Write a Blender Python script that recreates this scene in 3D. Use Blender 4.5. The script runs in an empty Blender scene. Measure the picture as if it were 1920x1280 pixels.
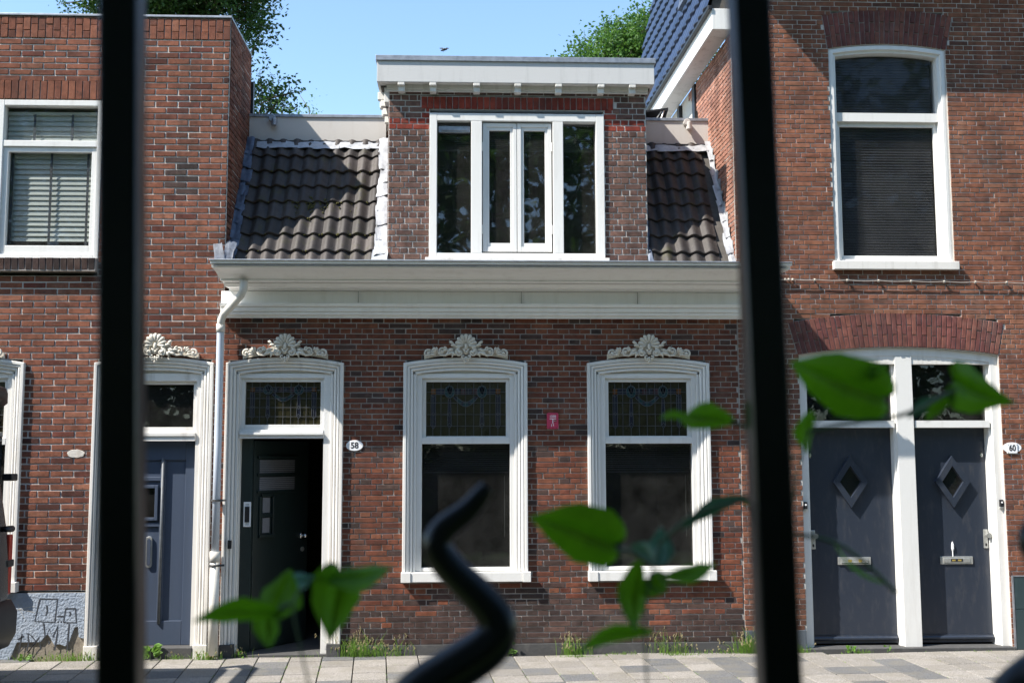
import bpy, math, random
from mathutils import Vector, Matrix
R = math.radians
rnd = random.Random(7)
scene = bpy.context.scene
C = scene.collection

# ---------------------------------------------------------------- camera
cam_d = bpy.data.cameras.new('camera'); cam = bpy.data.objects.new('camera', cam_d); C.objects.link(cam)
scene.camera = cam
YAW, PIT, ROLL = R(2.4), R(6.0), R(.15)
fw = Vector((math.sin(YAW)*math.cos(PIT), math.cos(YAW)*math.cos(PIT), math.sin(PIT)))
rt = Vector((math.cos(YAW), -math.sin(YAW), 0)); up = rt.cross(fw)
r2 = rt*math.cos(ROLL) - up*math.sin(ROLL); u2 = up*math.cos(ROLL) + rt*math.sin(ROLL)
M = Matrix((r2, u2, -fw)).transposed().to_4x4(); M.translation = Vector((0, -11, 1.86))
cam.matrix_world = M
cam_d.sensor_width = 36; cam_d.lens = 39.375; cam_d.clip_start = .05; cam_d.clip_end = 400
cam_d.dof.use_dof = True; cam_d.dof.focus_distance = 11.0; cam_d.dof.aperture_fstop = 39.375/8.5
# ---------------------------------------------------------------- sky and sun
SUN_AZ, SUN_EL = R(66), R(48.5)          # azimuth off the facade normal, towards -X
sdir = Vector((-math.sin(SUN_AZ)*math.cos(SUN_EL), -math.cos(SUN_AZ)*math.cos(SUN_EL), math.sin(SUN_EL)))
w = bpy.data.worlds.new('World'); scene.world = w; w.use_nodes = True
nt = w.node_tree; bg = nt.nodes['Background']
sky = nt.nodes.new('ShaderNodeTexSky'); sky.sky_type = 'NISHITA'; sky.sun_disc = False
sky.sun_elevation = SUN_EL; sky.sun_rotation = math.atan2(sdir.x, sdir.y) % (2*math.pi)
sky.air_density = 1.0; sky.dust_density = .4; sky.ozone_density = .35
tn = nt.nodes.new('ShaderNodeMix'); tn.data_type = 'RGBA'; tn.blend_type = 'MULTIPLY'; tn.inputs[0].default_value = 1; tn.inputs[7].default_value = (.96, 1.06, 1.10, 1)
nt.links.new(sky.outputs[0], tn.inputs[6]); nt.links.new(tn.outputs[2], bg.inputs[0]); bg.inputs[1].default_value = .13
sl = bpy.data.lights.new('sun', 'SUN'); sl.energy = 5.0; sl.angle = R(.5); sl.color = (1, .94, .86)
so = bpy.data.objects.new('sun', sl); C.objects.link(so); so.rotation_euler = sdir.to_track_quat('Z', 'Y').to_euler()
so.location = (-8, -6, 12)
vs = scene.view_settings; vs.view_transform = 'Standard'; vs.look = 'None'; vs.gamma = 1; vs.use_curve_mapping = False
vs.exposure = 1.12

# ---------------------------------------------------------------- helpers
W = {}                                    # world location of every object
class MB:
    def __init__(s): s.v = []; s.f = []; s.m = []; s.t = []
    def add(s, vs_, fs, m=0, tone=None):
        b = len(s.v); s.v += [tuple(p) for p in vs_]
        for f in fs:
            s.f.append(tuple(b+i for i in f)); s.m.append(m); s.t.append(rnd.random() if tone is None else tone)
        return s
    def box(s, x0, x1, y0, y1, z0, z1, m=0, tone=None):
        return s.add([(x0,y0,z0),(x1,y0,z0),(x1,y1,z0),(x0,y1,z0),(x0,y0,z1),(x1,y0,z1),(x1,y1,z1),(x0,y1,z1)],
              [(0,1,5,4),(1,2,6,5),(2,3,7,6),(3,0,4,7),(4,5,6,7),(3,2,1,0)], m, tone)
    def tube(s, pts, rad, n=10, m=0, cap=True, sq=False):
        pts = [Vector(p) for p in pts]; rs = rad if isinstance(rad, (list, tuple)) else [rad]*len(pts)
        b = len(s.v); prev = None
        for i, p in enumerate(pts):
            a = pts[max(i-1,0)]; c = pts[min(i+1,len(pts)-1)]; d = (c-a).normalized()
            if prev is None:
                ref = Vector((0,0,1)) if abs(d.z) < .9 else Vector((0,1,0)); x = d.cross(ref).normalized()
            else:
                x = (prev - d*prev.dot(d)).normalized()
            prev = x; y = d.cross(x)
            for k in range(n):
                t = 2*math.pi*(k+.5)/n
                s.v.append(tuple(p + (x*math.cos(t)+y*math.sin(t))*rs[i]))
        for i in range(len(pts)-1):
            for k in range(n):
                s.f.append((b+i*n+k, b+i*n+(k+1)%n, b+(i+1)*n+(k+1)%n, b+(i+1)*n+k)); s.m.append(m); s.t.append(.5)
        if cap:
            s.f.append(tuple(b+k for k in range(n))[::-1]); s.m.append(m); s.t.append(.5)
            s.f.append(tuple(b+(len(pts)-1)*n+k for k in range(n))); s.m.append(m); s.t.append(.5)
        return s
    def prism(s, poly, y0, y1, m=0, tone=None):      # poly of (x, z), counter-clockwise seen from -Y
        n = len(poly)
        return s.add([(x,y0,z) for x,z in poly]+[(x,y1,z) for x,z in poly],
              [tuple(range(n)), tuple(range(2*n-1,n-1,-1))]+[(i,n+i,n+(i+1)%n,(i+1)%n) for i in range(n)], m, tone)
    def disc(s, c, r, y0, y1, n=20, rz=None, m=0):
        rz = rz or r
        return s.prism([(c[0]+r*math.cos(2*math.pi*k/n), c[1]+rz*math.sin(2*math.pi*k/n)) for k in range(n)], y0, y1, m)
    def ball(s, c, r, n=8, k=6, sc=(1,1,1), m=0):
        b = len(s.v)
        for i in range(k+1):
            ph = math.pi*i/k
            for j in range(n):
                th = 2*math.pi*j/n
                s.v.append((c[0]+r*sc[0]*math.sin(ph)*math.cos(th), c[1]+r*sc[1]*math.sin(ph)*math.sin(th), c[2]+r*sc[2]*math.cos(ph)))
        for i in range(k):
            for j in range(n):
                s.f.append((b+i*n+j, b+(i+1)*n+j, b+(i+1)*n+(j+1)%n, b+i*n+(j+1)%n)); s.m.append(m); s.t.append(.5)
        return s
    def sweep(s, path, prof, m=0, caps=True):          # path (x, z) travelled with the inside on the right; prof (offset inwards, y)
        n = len(path); b = len(s.v); P = [Vector(p) for p in path]
        for i in range(n):
            ds = []
            if i > 0: ds.append((P[i]-P[i-1]).normalized())
            if i < n-1: ds.append((P[i+1]-P[i]).normalized())
            ns = [Vector((d.y, -d.x)) for d in ds]
            nn = ns[0] if len(ns) == 1 else (ns[0]+ns[1]).normalized(); k = 1/max(.3, nn.dot(ns[0]))
            for off, y in prof:
                q = P[i] + nn*off*k; s.v.append((q.x, y, q.y))
        q = len(prof)
        for i in range(n-1):
            for j in range(q-1):
                s.f.append((b+i*q+j, b+(i+1)*q+j, b+(i+1)*q+j+1, b+i*q+j+1)); s.m.append(m); s.t.append(.5)
        if caps:
            s.f.append(tuple(b+j for j in range(q))); s.m.append(m); s.t.append(.5)
            s.f.append(tuple(b+(n-1)*q+j for j in range(q))[::-1]); s.m.append(m); s.t.append(.5)
        return s
    def build(s, name, mat, parent=None, loc=None, smooth=False, bev=0, kind=None):
        me = bpy.data.meshes.new(name)
        base = Vector(loc) if loc is not None else (W[parent] if parent is not None else Vector((0,0,0)))
        me.from_pydata([(x-base[0], y-base[1], z-base[2]) for x,y,z in s.v], [], s.f)
        for mm in (mat if isinstance(mat, list) else [mat]): me.materials.append(mm)
        me.polygons.foreach_set('material_index', s.m)
        at = me.attributes.new('tone', 'FLOAT', 'FACE'); at.data.foreach_set('value', s.t)
        if smooth: me.polygons.foreach_set('use_smooth', [True]*len(s.f))
        me.update()
        o = bpy.data.objects.new(name, me); C.objects.link(o)
        if parent is not None:
            o.parent = parent; o.location = base - W[parent]
        else: o.location = base
        W[o] = base
        if bev:
            b = o.modifiers.new('bevel', 'BEVEL'); b.width = bev; b.segments = 2; b.limit_method = 'ANGLE'; b.angle_limit = R(35); b.harden_normals = False
        if kind: o['kind'] = kind
        return o
def tag(o, label, cat, group=None):
    o['label'] = label; o['category'] = cat
    if group: o['group'] = group
    return o
def thing(name, label, cat, loc=(0,0,0), group=None):
    o = bpy.data.objects.new(name, None); C.objects.link(o); o.location = loc; W[o] = Vector(loc)
    o.empty_display_size = .1
    return tag(o, label, cat, group)
def inst(name, mesh, parent, wpos, rot=(0,0,0), scale=(1,1,1)):
    o = bpy.data.objects.new(name, mesh); C.objects.link(o); o.parent = parent
    o.location = Vector(wpos) - W[parent]; o.rotation_euler = rot; o.scale = scale; W[o] = Vector(wpos)
    return o
def text_mesh(txt, size, mat, parent, c, y, name='lettering', thick=.001, sx=1):
    cu = bpy.data.curves.new('t', 'FONT'); cu.body = txt; cu.size = size; cu.align_x = 'CENTER'; cu.align_y = 'CENTER'; cu.extrude = thick
    cu.offset = size*.018
    to = bpy.data.objects.new('t', cu); me = bpy.data.meshes.new_from_object(to)
    bpy.data.objects.remove(to); me.materials.clear(); me.materials.append(mat)
    me.transform(Matrix.Rotation(R(90), 4, 'X') @ Matrix.Diagonal((sx,1,1,1)))
    return inst(name, me, parent, (c[0], y, c[1]))

# ---------------------------------------------------------------- materials
def mat(name, build):
    m = bpy.data.materials.new(name); m.use_nodes = True; t = m.node_tree; t.nodes.clear()
    out = t.nodes.new('ShaderNodeOutputMaterial'); build(t, out); return m
def N(t, typ, **kw):
    n = t.nodes.new(typ)
    for k, v in kw.items():
        if k in n.inputs: n.inputs[k].default_value = v
        else: setattr(n, k, v)
    return n
def L(t, a, b): t.links.new(a, b)
def ramp(t, fac, stops, interp='LINEAR'):
    r = t.nodes.new('ShaderNodeValToRGB'); r.color_ramp.interpolation = interp
    e = r.color_ramp.elements
    while len(e) < len(stops): e.new(.5)
    for i, (p, c) in enumerate(stops):
        e[i].position = p; e[i].color = (c, c, c, 1) if isinstance(c, (int, float)) else (*c, 1)
    L(t, fac, r.inputs[0]); return r.outputs[0]
def mixc(t, fac, a, b, mode='MIX'):
    n = t.nodes.new('ShaderNodeMix'); n.data_type = 'RGBA'; n.blend_type = mode
    for s, v in ((n.inputs[0], fac), (n.inputs[6], a), (n.inputs[7], b)):
        if hasattr(v, 'links'): L(t, v, s)
        elif isinstance(v, tuple): s.default_value = (*v, 1)
        else: s.default_value = v
    return n.outputs[2]
def geo_pos(t): return t.nodes.new('ShaderNodeNewGeometry').outputs['Position']
def noise(t, scale, detail=4, rough=.6, vec=None, stretch=None):
    p = vec or geo_pos(t)
    if stretch:
        mp = t.nodes.new('ShaderNodeMapping'); mp.inputs['Scale'].default_value = stretch; L(t, p, mp.inputs[0]); p = mp.outputs[0]
    n = N(t, 'ShaderNodeTexNoise', Scale=scale, Detail=detail, Roughness=rough); L(t, p, n.inputs['Vector']); return n.outputs['Fac']
def bump(t, h, strength, dist):
    b = N(t, 'ShaderNodeBump', Strength=strength, Distance=dist); L(t, h, b.inputs['Height']); return b.outputs[0]
def principled(t, out, col, rough=.7, nrm=None, metal=0, spec=.5):
    p = t.nodes.new('ShaderNodeBsdfPrincipled')
    for s, v in ((p.inputs['Base Color'], col), (p.inputs['Roughness'], rough)):
        if hasattr(v, 'links'): L(t, v, s)
        elif isinstance(v, tuple): s.default_value = (*v, 1)
        else: s.default_value = v
    p.inputs['Metallic'].default_value = metal; p.inputs['Specular IOR Level'].default_value = spec
    if nrm: L(t, nrm, p.inputs['Normal'])
    L(t, p.outputs[0], out.inputs[0]); return p
def m_paint(name, col, rough=.45, dirt=.25, dirtcol=(.25,.22,.17), streak=(1,1,.12), sc=9, bst=.25, flake=0, speck=.0):
    def b(t, out):
        n1 = noise(t, sc, 6, .65, stretch=streak); n2 = noise(t, 90, 3)
        c = mixc(t, ramp(t, n1, [(.52, 0), (.75, dirt)]), col, dirtcol)
        c = mixc(t, ramp(t, n2, [(.74, 0), (.80, dirt*.9)]), c, dirtcol)
        if flake:
            n3 = noise(t, 26, 8, .75); c = mixc(t, ramp(t, n3, [(.70-flake*.1, 0), (.72-flake*.1, .85)]), c, (.12,.11,.09))
        principled(t, out, c, rough, bump(t, noise(t, 45, 5), bst, .004))
    return mat(name, b)
def m_brick(name, cols, flecks=.5, mossy=0):
    def b(t, out):
        a = t.nodes.new('ShaderNodeAttribute'); a.attribute_name = 'tone'
        c = ramp(t, a.outputs['Fac'], [(i/(len(cols)-1), k) for i, k in enumerate(cols)])
        n1 = noise(t, 14, 6, .7)
        c = mixc(t, 1.0, c, ramp(t, n1, [(.25, .5), (.75, 1.35)]), 'MULTIPLY')
        n4 = noise(t, 1.7, 5, .7); c = mixc(t, 1.0, c, ramp(t, n4, [(.35, .68), (.65, 1.12)]), 'MULTIPLY')
        n5 = noise(t, 2.6, 6, .72, stretch=(1,1,.18)); c = mixc(t, ramp(t, n5, [(.48, 0), (.72, .6)]), c, (.045,.034,.028))
        n6 = noise(t, 1.1, 7, .75); c = mixc(t, ramp(t, n6, [(.56, 0), (.72, .35)]), c, (.26,.2,.16))
        n2 = noise(t, 60, 5, .75); c = mixc(t, ramp(t, n2, [(.6, 0), (.74, flecks)]), c, (.42,.38,.33))
        n3 = noise(t, 33, 4, .7); c = mixc(t, ramp(t, n3, [(.6, 0), (.68, .75)]), c, (.035,.028,.025))
        principled(t, out, c, .88, bump(t, noise(t, 120, 6, .7), .7, .004), spec=.2)
    return mat(name, b)
def m_plain(name, col, rough=.6, metal=0, var=.25, sc=20, bst=.1, spec=.5):
    def b(t, out):
        c = mixc(t, 1.0, col, ramp(t, noise(t, sc, 5), [(.3, 1-var), (.7, 1+var)]), 'MULTIPLY')
        principled(t, out, c, rough, bump(t, noise(t, sc*4, 4), bst, .003), metal, spec)
    return mat(name, b)
def m_glass(name, tint=.55, rough=.01, extra=0.0, ior=1.5):
    def b(t, out):
        fr = N(t, 'ShaderNodeFresnel', IOR=ior); tr = t.nodes.new('ShaderNodeBsdfTransparent'); tr.inputs[0].default_value = (tint, tint, tint, 1)
        gl = t.nodes.new('ShaderNodeBsdfGlossy'); gl.inputs['Roughness'].default_value = rough; gl.inputs[0].default_value = (.9,.95,1,1)
        L(t, bump(t, noise(t, 2.5, 2), .05, .02), gl.inputs['Normal'])
        g_ = t.nodes.new('ShaderNodeNewGeometry'); inv = N(t, 'ShaderNodeMath', operation='SUBTRACT'); inv.inputs[0].default_value = 1; L(t, g_.outputs['Backfacing'], inv.inputs[1])
        a0 = N(t, 'ShaderNodeMath', operation='ADD'); L(t, fr.outputs[0], a0.inputs[0]); a0.inputs[1].default_value = extra
        ad = N(t, 'ShaderNodeMath', operation='MULTIPLY'); L(t, a0.outputs[0], ad.inputs[0]); L(t, inv.outputs[0], ad.inputs[1])
        mx = t.nodes.new('ShaderNodeMixShader'); L(t, ad.outputs[0], mx.inputs[0]); L(t, tr.outputs[0], mx.inputs[1]); L(t, gl.outputs[0], mx.inputs[2])
        df = t.nodes.new('ShaderNodeBsdfDiffuse'); df.inputs[0].default_value = (.5,.5,.48,1); mx2 = t.nodes.new('ShaderNodeMixShader')
        L(t, ramp(t, noise(t, 3, 8, .75), [(.3, .004), (.8, .04)]), mx2.inputs[0]); L(t, mx.outputs[0], mx2.inputs[1]); L(t, df.outputs[0], mx2.inputs[2])
        L(t, mx2.outputs[0], out.inputs[0])
    return mat(name, b)
def m_leaf(name, c1, c2, trans=.35, rough=.5, sc=3, tcol=None):
    def b(t, out):
        a = t.nodes.new('ShaderNodeAttribute'); a.attribute_name = 'tone'
        c = mixc(t, a.outputs['Fac'], c1, c2)
        c = mixc(t, 1.0, c, ramp(t, noise(t, sc, 4), [(.3, .75), (.7, 1.2)]), 'MULTIPLY')
        p = t.nodes.new('ShaderNodeBsdfPrincipled'); L(t, c, p.inputs['Base Color']); p.inputs['Roughness'].default_value = rough
        p.inputs['Specular IOR Level'].default_value = .35
        tl = t.nodes.new('ShaderNodeBsdfTranslucent'); L(t, mixc(t, .5, c, tcol or (c2[0]*1.6, c2[1]*1.6, c2[2])), tl.inputs[0])
        mx = t.nodes.new('ShaderNodeMixShader'); mx.inputs[0].default_value = trans; L(t, p.outputs[0], mx.inputs[1]); L(t, tl.outputs[0], mx.inputs[2]); L(t, mx.outputs[0], out.inputs[0])
    return mat(name, b)

white = m_paint('white_paint', (.66,.655,.63), .42, .22)
white_old = m_paint('old_white_paint', (.66,.64,.60), .5, .5, flake=.25)
white_cornice_bounce = m_paint('cornice_bounce_white', (.84,.835,.82), .5, .2, (.45,.43,.38), flake=.05)  # whiter than the other trim; light bounced off the pavement put into the colour
white_flaky = m_paint('flaky_white_paint', (.64,.62,.57), .55, .5, flake=.6)
stucco = m_paint('carved_stucco', (.60,.56,.48), .7, .3, (.3,.25,.18), (1,1,1), 14, .3)
zinc_fascia = m_paint('weathered_fascia', (.50,.50,.49), .5, .5, (.33,.33,.32), (1,1,.1), 12, .2)
cream = m_paint('cream_board', (.52,.495,.46), .5, .3, (.35,.3,.25), (1,1,.2), 8, .1)
zinc = m_plain('zinc', (.30,.32,.35), .45, .6, .25, 15)
lead = m_plain('lead_sheet', (.10,.12,.16), .5, .3, .35, 14, .6)
lead_white = m_plain('weathered_lead', (.36,.37,.385), .5, .2, .25, 14, .6)
mortar = m_paint('mortar', (.50,.47,.43), .95, .5, (.2,.17,.14), (1,1,1), 12, .6)
mortar_dark = m_paint('dark_mortar', (.34,.31,.28), .95, .5, (.12,.1,.09), (1,1,1), 12, .6)
brick_left = m_brick('red_brick', [(.13,.05,.033),(.175,.064,.04),(.21,.078,.046),(.245,.094,.055),(.19,.07,.044),(.27,.115,.07)], .35)
brick_mid = m_brick('brown_red_brick', [(.11,.038,.025),(.14,.047,.029),(.17,.058,.034),(.195,.07,.038),(.15,.05,.031),(.22,.084,.046)], .25)
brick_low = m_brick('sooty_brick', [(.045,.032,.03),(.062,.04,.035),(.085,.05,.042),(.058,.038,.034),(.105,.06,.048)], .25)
brick_dorm = m_brick('purple_brown_brick', [(.085,.048,.04),(.125,.068,.053),(.16,.088,.066),(.14,.075,.06),(.185,.105,.08),(.11,.06,.05)], .45)
brick_red = m_brick('bright_red_brick', [(.20,.034,.022),(.28,.05,.03),(.24,.042,.026)], .12)
brick_right = m_brick('orange_red_brick', [(.17,.068,.042),(.21,.085,.05),(.24,.10,.058),(.2,.078,.047),(.26,.115,.068),(.18,.07,.044)], .3)
brick_arch = m_brick('plum_brick', [(.12,.045,.042),(.16,.058,.05),(.2,.08,.06),(.13,.048,.044)], .25)
brick_pale = m_brick('pale_orange_brick', [(.3,.14,.1),(.4,.2,.14),(.36,.17,.12)], .5)
glass = m_glass('window_glass', .55)
glass_dim = m_glass('dim_glass', .35)
glass_soft = m_glass('soft_glass', .62, .03, 0, 1.28)
glass_mirror = m_glass('reflective_glass', .5, .02, .05)
black_iron = m_plain('black_iron', (.004,.004,.005), .3, 0, .2, 8, .15, .3)
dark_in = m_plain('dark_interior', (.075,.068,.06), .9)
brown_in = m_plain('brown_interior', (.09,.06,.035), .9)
slat_light = m_plain('pale_green_slat', (.40,.45,.41), .5, 0, .06)
slat_dark = m_plain('dark_slat', (.16,.17,.19), .4, 0, .1)
slat_grey = m_plain('grey_slat', (.30,.33,.33), .4, 0, .1)
tape = m_plain('dark_tape', (.03,.04,.05), .8)
tile_m = None
def _tile(t, out):
    a = t.nodes.new('ShaderNodeObjectInfo')
    c = ramp(t, a.outputs['Random'], [(0, (.024,.020,.018)), (.35, (.045,.037,.033)), (.7, (.036,.030,.028)), (1, (.068,.056,.05))])
    c = mixc(t, 1.0, c, ramp(t, noise(t, 22, 6, .7), [(.3,.7),(.7,1.25)]), 'MULTIPLY')
    c = mixc(t, ramp(t, noise(t, 5, 5, .75), [(.56,0),(.66,.7)]), c, (.045,.042,.014))
    c = mixc(t, ramp(t, noise(t, 38, 5, .8), [(.62,0),(.7,.5)]), c, (.2,.19,.17))
    principled(t, out, c, .62, bump(t, noise(t, 90, 5), .5, .004), spec=.35)
tile_m = mat('brown_roof_tile', _tile)
def _btile(t, out):
    a = t.nodes.new('ShaderNodeObjectInfo')
    c = ramp(t, a.outputs['Random'], [(0, (.014,.022,.05)), (1, (.028,.04,.078))])
    principled(t, out, c, .3, bump(t, noise(t, 60, 3), .1, .002), spec=.6)
btile_m = mat('blue_glazed_tile', _btile)
door_blue = m_paint('navy_door_paint', (.024,.031,.046), .3, .45, (.07,.07,.075), (1,1,.3), 20, .12)
door_grey = m_paint('blue_grey_door_paint', (.05,.068,.105), .42, .25, (.05,.055,.07), (1,1,.2), 14, .15)
door_green = m_paint('bottle_green_paint', (.012,.022,.022), .35, .15, (.04,.05,.045), (1,1,.3), 14, .12)
steel = m_plain('brushed_steel', (.55,.55,.52), .35, .7, .1, 30)
chrome = m_plain('chrome', (.7,.72,.75), .15, 1, .05)
black_pl = m_plain('black_plastic', (.012,.012,.014), .45, 0, .15)
brass = m_plain('brass', (.6,.45,.12), .35, .6)
enamel = m_paint('white_enamel', (.80,.81,.82), .25, .12, (.3,.28,.25), (1,1,1), 20, .05)
ink = m_plain('black_ink', (.01,.01,.012), .6)
pink = m_paint('crimson_plastic', (.50,.045,.10), .4, .2, (.3,.1,.14), (1,1,1), 12, .05)
dkred = m_plain('dark_red_sticker', (.25,.01,.015), .5)
white_ink = m_plain('white_lettering', (.8,.78,.78), .5, 0, .05)
def _plinth(t, out):
    n = noise(t, 9, 4); c = mixc(t, ramp(t, n, [(.45,0),(.65,.35)]), (.27,.32,.39), (.36,.39,.43))
    principled(t, out, c, .8, bump(t, noise(t, 42, 3, .5), 1.0, .012), spec=.25)
plinth_m = mat('blue_grey_render', _plinth)
rubble = m_paint('crumbled_render', (.24,.21,.17), .95, .7, (.05,.045,.04), (1,1,1), 16, 1.0)
cement = m_paint('dark_cement', (.055,.055,.055), .85, .3, (.2,.19,.17), (1,1,1), 14, .6)
marble = m_paint('dark_green_stone', (.03,.05,.055), .3, .5, (.09,.12,.12), (1,1,.5), 7, .05)
def _pave(base1, base2, name):
    def b(t, out):
        a = t.nodes.new('ShaderNodeObjectInfo')
        c = mixc(t, a.outputs['Random'], base1, base2)
        c = mixc(t, 1.0, c, ramp(t, noise(t, 110, 3, .85), [(.36,.45),(.64,1.5)]), 'MULTIPLY')
        c = mixc(t, ramp(t, noise(t, 4, 6, .7), [(.45,0),(.7,.6)]), c, (.17,.155,.12))
        principled(t, out, c, .9, bump(t, noise(t, 160, 3), .5, .003), spec=.2)
    return mat(name, b)
pave_l = _pave((.19,.178,.162), (.265,.247,.224), 'light_paver'); pave_d = _pave((.10,.103,.107), (.14,.14,.14), 'dark_paver')
soil = m_plain('joint_soil', (.12,.10,.06), 1, 0, .4, 40, .5)
asphalt = m_plain('asphalt', (.055,.055,.055), .9, 0, .3, 60, .5)
grass_g = m_plain('lawn', (.05,.09,.025), .9, 0, .5, 12, .5)
leafA = m_leaf('dark_leaves', (.018,.045,.012), (.05,.11,.02), .3)
leafB = m_leaf('bright_leaves', (.035,.10,.018), (.085,.18,.035), .4)
leafV = m_leaf('vine_leaf', (.042,.125,.003), (.07,.19,.004), .55, .6, 9)
leafVb = m_leaf('glossy_vine_leaf', (.05,.13,.08), (.07,.18,.12), .15, .25, 9)
stem_g = m_plain('green_stem', (.05,.085,.03), .6)
weed_m = m_leaf('weed_green', (.10,.22,.03), (.20,.32,.06), .4)
weed_l = m_leaf('broad_weed_leaf', (.09,.2,.03), (.16,.30,.05), .3)
seed_m = m_leaf('grass_seed', (.3,.26,.14), (.4,.34,.2), .3)
bark = m_plain('bark', (.09,.07,.05), .95, 0, .4, 14, .8)
van_body = m_paint('dark_van_paint', (.035,.032,.03), .25, .2, (.1,.09,.08), (1,1,1), 6, .02)
van_glass = m_glass('van_glass', .15)
rubber = m_plain('rubber', (.015,.015,.015), .8)
red_lens = m_plain('red_lens', (.45,.04,.02), .25)
plaster = m_paint('pale_plaster', (.55,.52,.46), .9, .5, (.25,.2,.15), (1,1,1), 12, .9)

# ---------------------------------------------------------------- brick laying
def lay_wall(fr, u0, u1, v0, v1, Lb, H, j, excl, pick, bond='cross', u_shift=0):
    """fr(u, v, d) -> world point (d = depth into the wall). Returns (list of bricks, list of mortar strips)."""
    out, strips = [], []
    n = int(round((v1-v0)/H)); H = (v1-v0)/n
    for i in range(n):
        a, b = v0+i*H, v0+(i+1)*H
        iv = [(u0, u1)]
        for e in excl:
            r = e((a+b)/2)
            if not r: continue
            nv = []
            for p, q in iv:
                if r[1] <= p or r[0] >= q: nv.append((p, q)); continue
                if r[0] > p+.004: nv.append((p, r[0]))
                if r[1] < q-.004: nv.append((r[1], q))
            iv = nv
        strips.append((a, b, iv))
        header = bond == 'cross' and i % 2 == 1
        step = Lb/2 if header else Lb
        off = u0 + u_shift - Lb*2 + ((Lb/4 if header else (Lb/2 if (i//2) % 2 else 0)) if bond == 'cross' else (Lb/2 if i % 2 else 0))
        x = off; k = 0
        while x < u1:
            st = step
            if bond == 'cross':
                rr = rnd.random()
                if header and rr < .12: st = Lb
                if not header and rr < .08: st = Lb/2
            for p, q in iv:
                c, d = max(x, p), min(x+st, q)
                if d-c > .03:
                    out.append(dict(fr=fr, a=c+j/2+rnd.uniform(-.001,.0015), b=d-j/2+rnd.uniform(-.0015,.001), z0=a+j/2+rnd.uniform(-.001,.001), z1=b-j/2+rnd.uniform(-.001,.001), m=pick((c+d)/2, (a+b)/2)))
            x += st; k += 1
    return out, strips
def brick_geo(bk, mb, m):
    fr = bk['fr']; e = bk.get('proud', .006) + rnd.uniform(-.0015,.003)
    J = lambda s=.0016: rnd.uniform(-s, s)
    if 'quad' in bk: q = bk['quad']
    else: q = [(bk['a'], bk['z0']), (bk['b'], bk['z0']), (bk['b'], bk['z1']), (bk['a'], bk['z1'])]
    q = [(u+J(), v+J()) for u, v in q]
    dd = [-e+J(.0012) for _ in q]
    cu = sum(u for u, v in q)/4; cv = sum(v for u, v in q)/4
    inn = [(u+(.003 if u < cu else -.003), v+(.0025 if v < cv else -.0025)) for u, v in q]   # chamfered arris
    vs_ = [fr(u, v, d) for (u, v), d in zip(inn, dd)] + [fr(u, v, d+.003) for (u, v), d in zip(q, dd)] + [fr(u, v, .02) for u, v in q]
    fs = [(0,1,2,3)]
    for base in (0, 4):
        for i in range(4): fs.append((base+i, base+4+i, base+4+(i+1)%4, base+(i+1)%4))
    mb.add(vs_, fs, m, rnd.random() if 'tone' not in bk else bk['tone'])
def finish_bricks(bricks, mats, groups_parent, limit=300):
    """bricks carry 'par' (parent part). The largest-looking ones become objects, the rest one stuff part per parent."""
    cp = Vector((0,-11,1.86))
    for b in bricks:
        if 'quad' in b:
            us = [q[0] for q in b['quad']]; zs = [q[1] for q in b['quad']]; b['a'], b['b'], b['z0'], b['z1'] = min(us), max(us), min(zs), max(zs)
        wp = Vector(b['fr']((b['a']+b['b'])/2, (b['z0']+b['z1'])/2, 0)); d = (wp-cp)
        b['wp'] = wp
        k = d.dot(fw); sx = 960+2100*d.dot(r2)/k; sy = 640-2100*d.dot(u2)/k
        vis = 1 if (0 < sx < 1920 and 0 < sy < 1280 and not (180 < sx < 275) and not (1365+.035*sy-5 < sx < 1445+.037*sy)) else .05
        b['score'] = vis * (b['b']-b['a'])*(b['z1']-b['z0'])/d.length_squared * (1+.15*rnd.random())
        if b.get('side'): b['score'] *= .3
    bricks.sort(key=lambda b: -b['score'])
    for b in bricks[:limit]:
        mb = MB(); brick_geo(b, mb, 0)
        mb.build('brick', mats[b['m']], b['par'], loc=b['wp'])
    rest = {}
    for b in bricks[limit:]: rest.setdefault(b['par'], []).append(b)
    for par, lst in rest.items():
        mb = MB()
        for b in lst: brick_geo(b, mb, b['m'])
        mb.build('brick_courses', mats, par, kind='stuff')
def mortar_wall(strips, fr, depth, name, m, parent, front=0.0):
    mb = MB(); merged = []
    for a, b, iv in strips:
        if merged and merged[-1][2] == iv: merged[-1][1] = b
        else: merged.append([a, b, iv])
    for a, b, iv in merged:
        for p, q in iv:
            c = [fr(p,a,front), fr(q,a,front), fr(q,a,depth), fr(p,a,depth), fr(p,b,front), fr(q,b,front), fr(q,b,depth), fr(p,b,depth)]
            mb.add(c, [(0,1,5,4),(1,2,6,5),(2,3,7,6),(3,0,4,7),(4,5,6,7),(3,2,1,0)])
    return mb.build(name, m, parent)
front_fr = lambda Y: (lambda u, v, d: (u, Y+d, v))
def rect_x(x0, x1, z0, z1): return lambda z: (x0, x1) if z0 < z < z1 else None
def arch_z(x, x0, x1, zc, rise):
    w_ = (x1-x0)/2; r = (w_*w_+rise*rise)/(2*rise); return zc + math.sqrt(max(0, r*r-(x-(x0+x1)/2)**2)) - (r-rise)
def arch_pts(x0, x1, zc, rise, n=16): return [(x0+(x1-x0)*i/n, arch_z(x0+(x1-x0)*i/n, x0, x1, zc, rise)) for i in range(n+1)]
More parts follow.
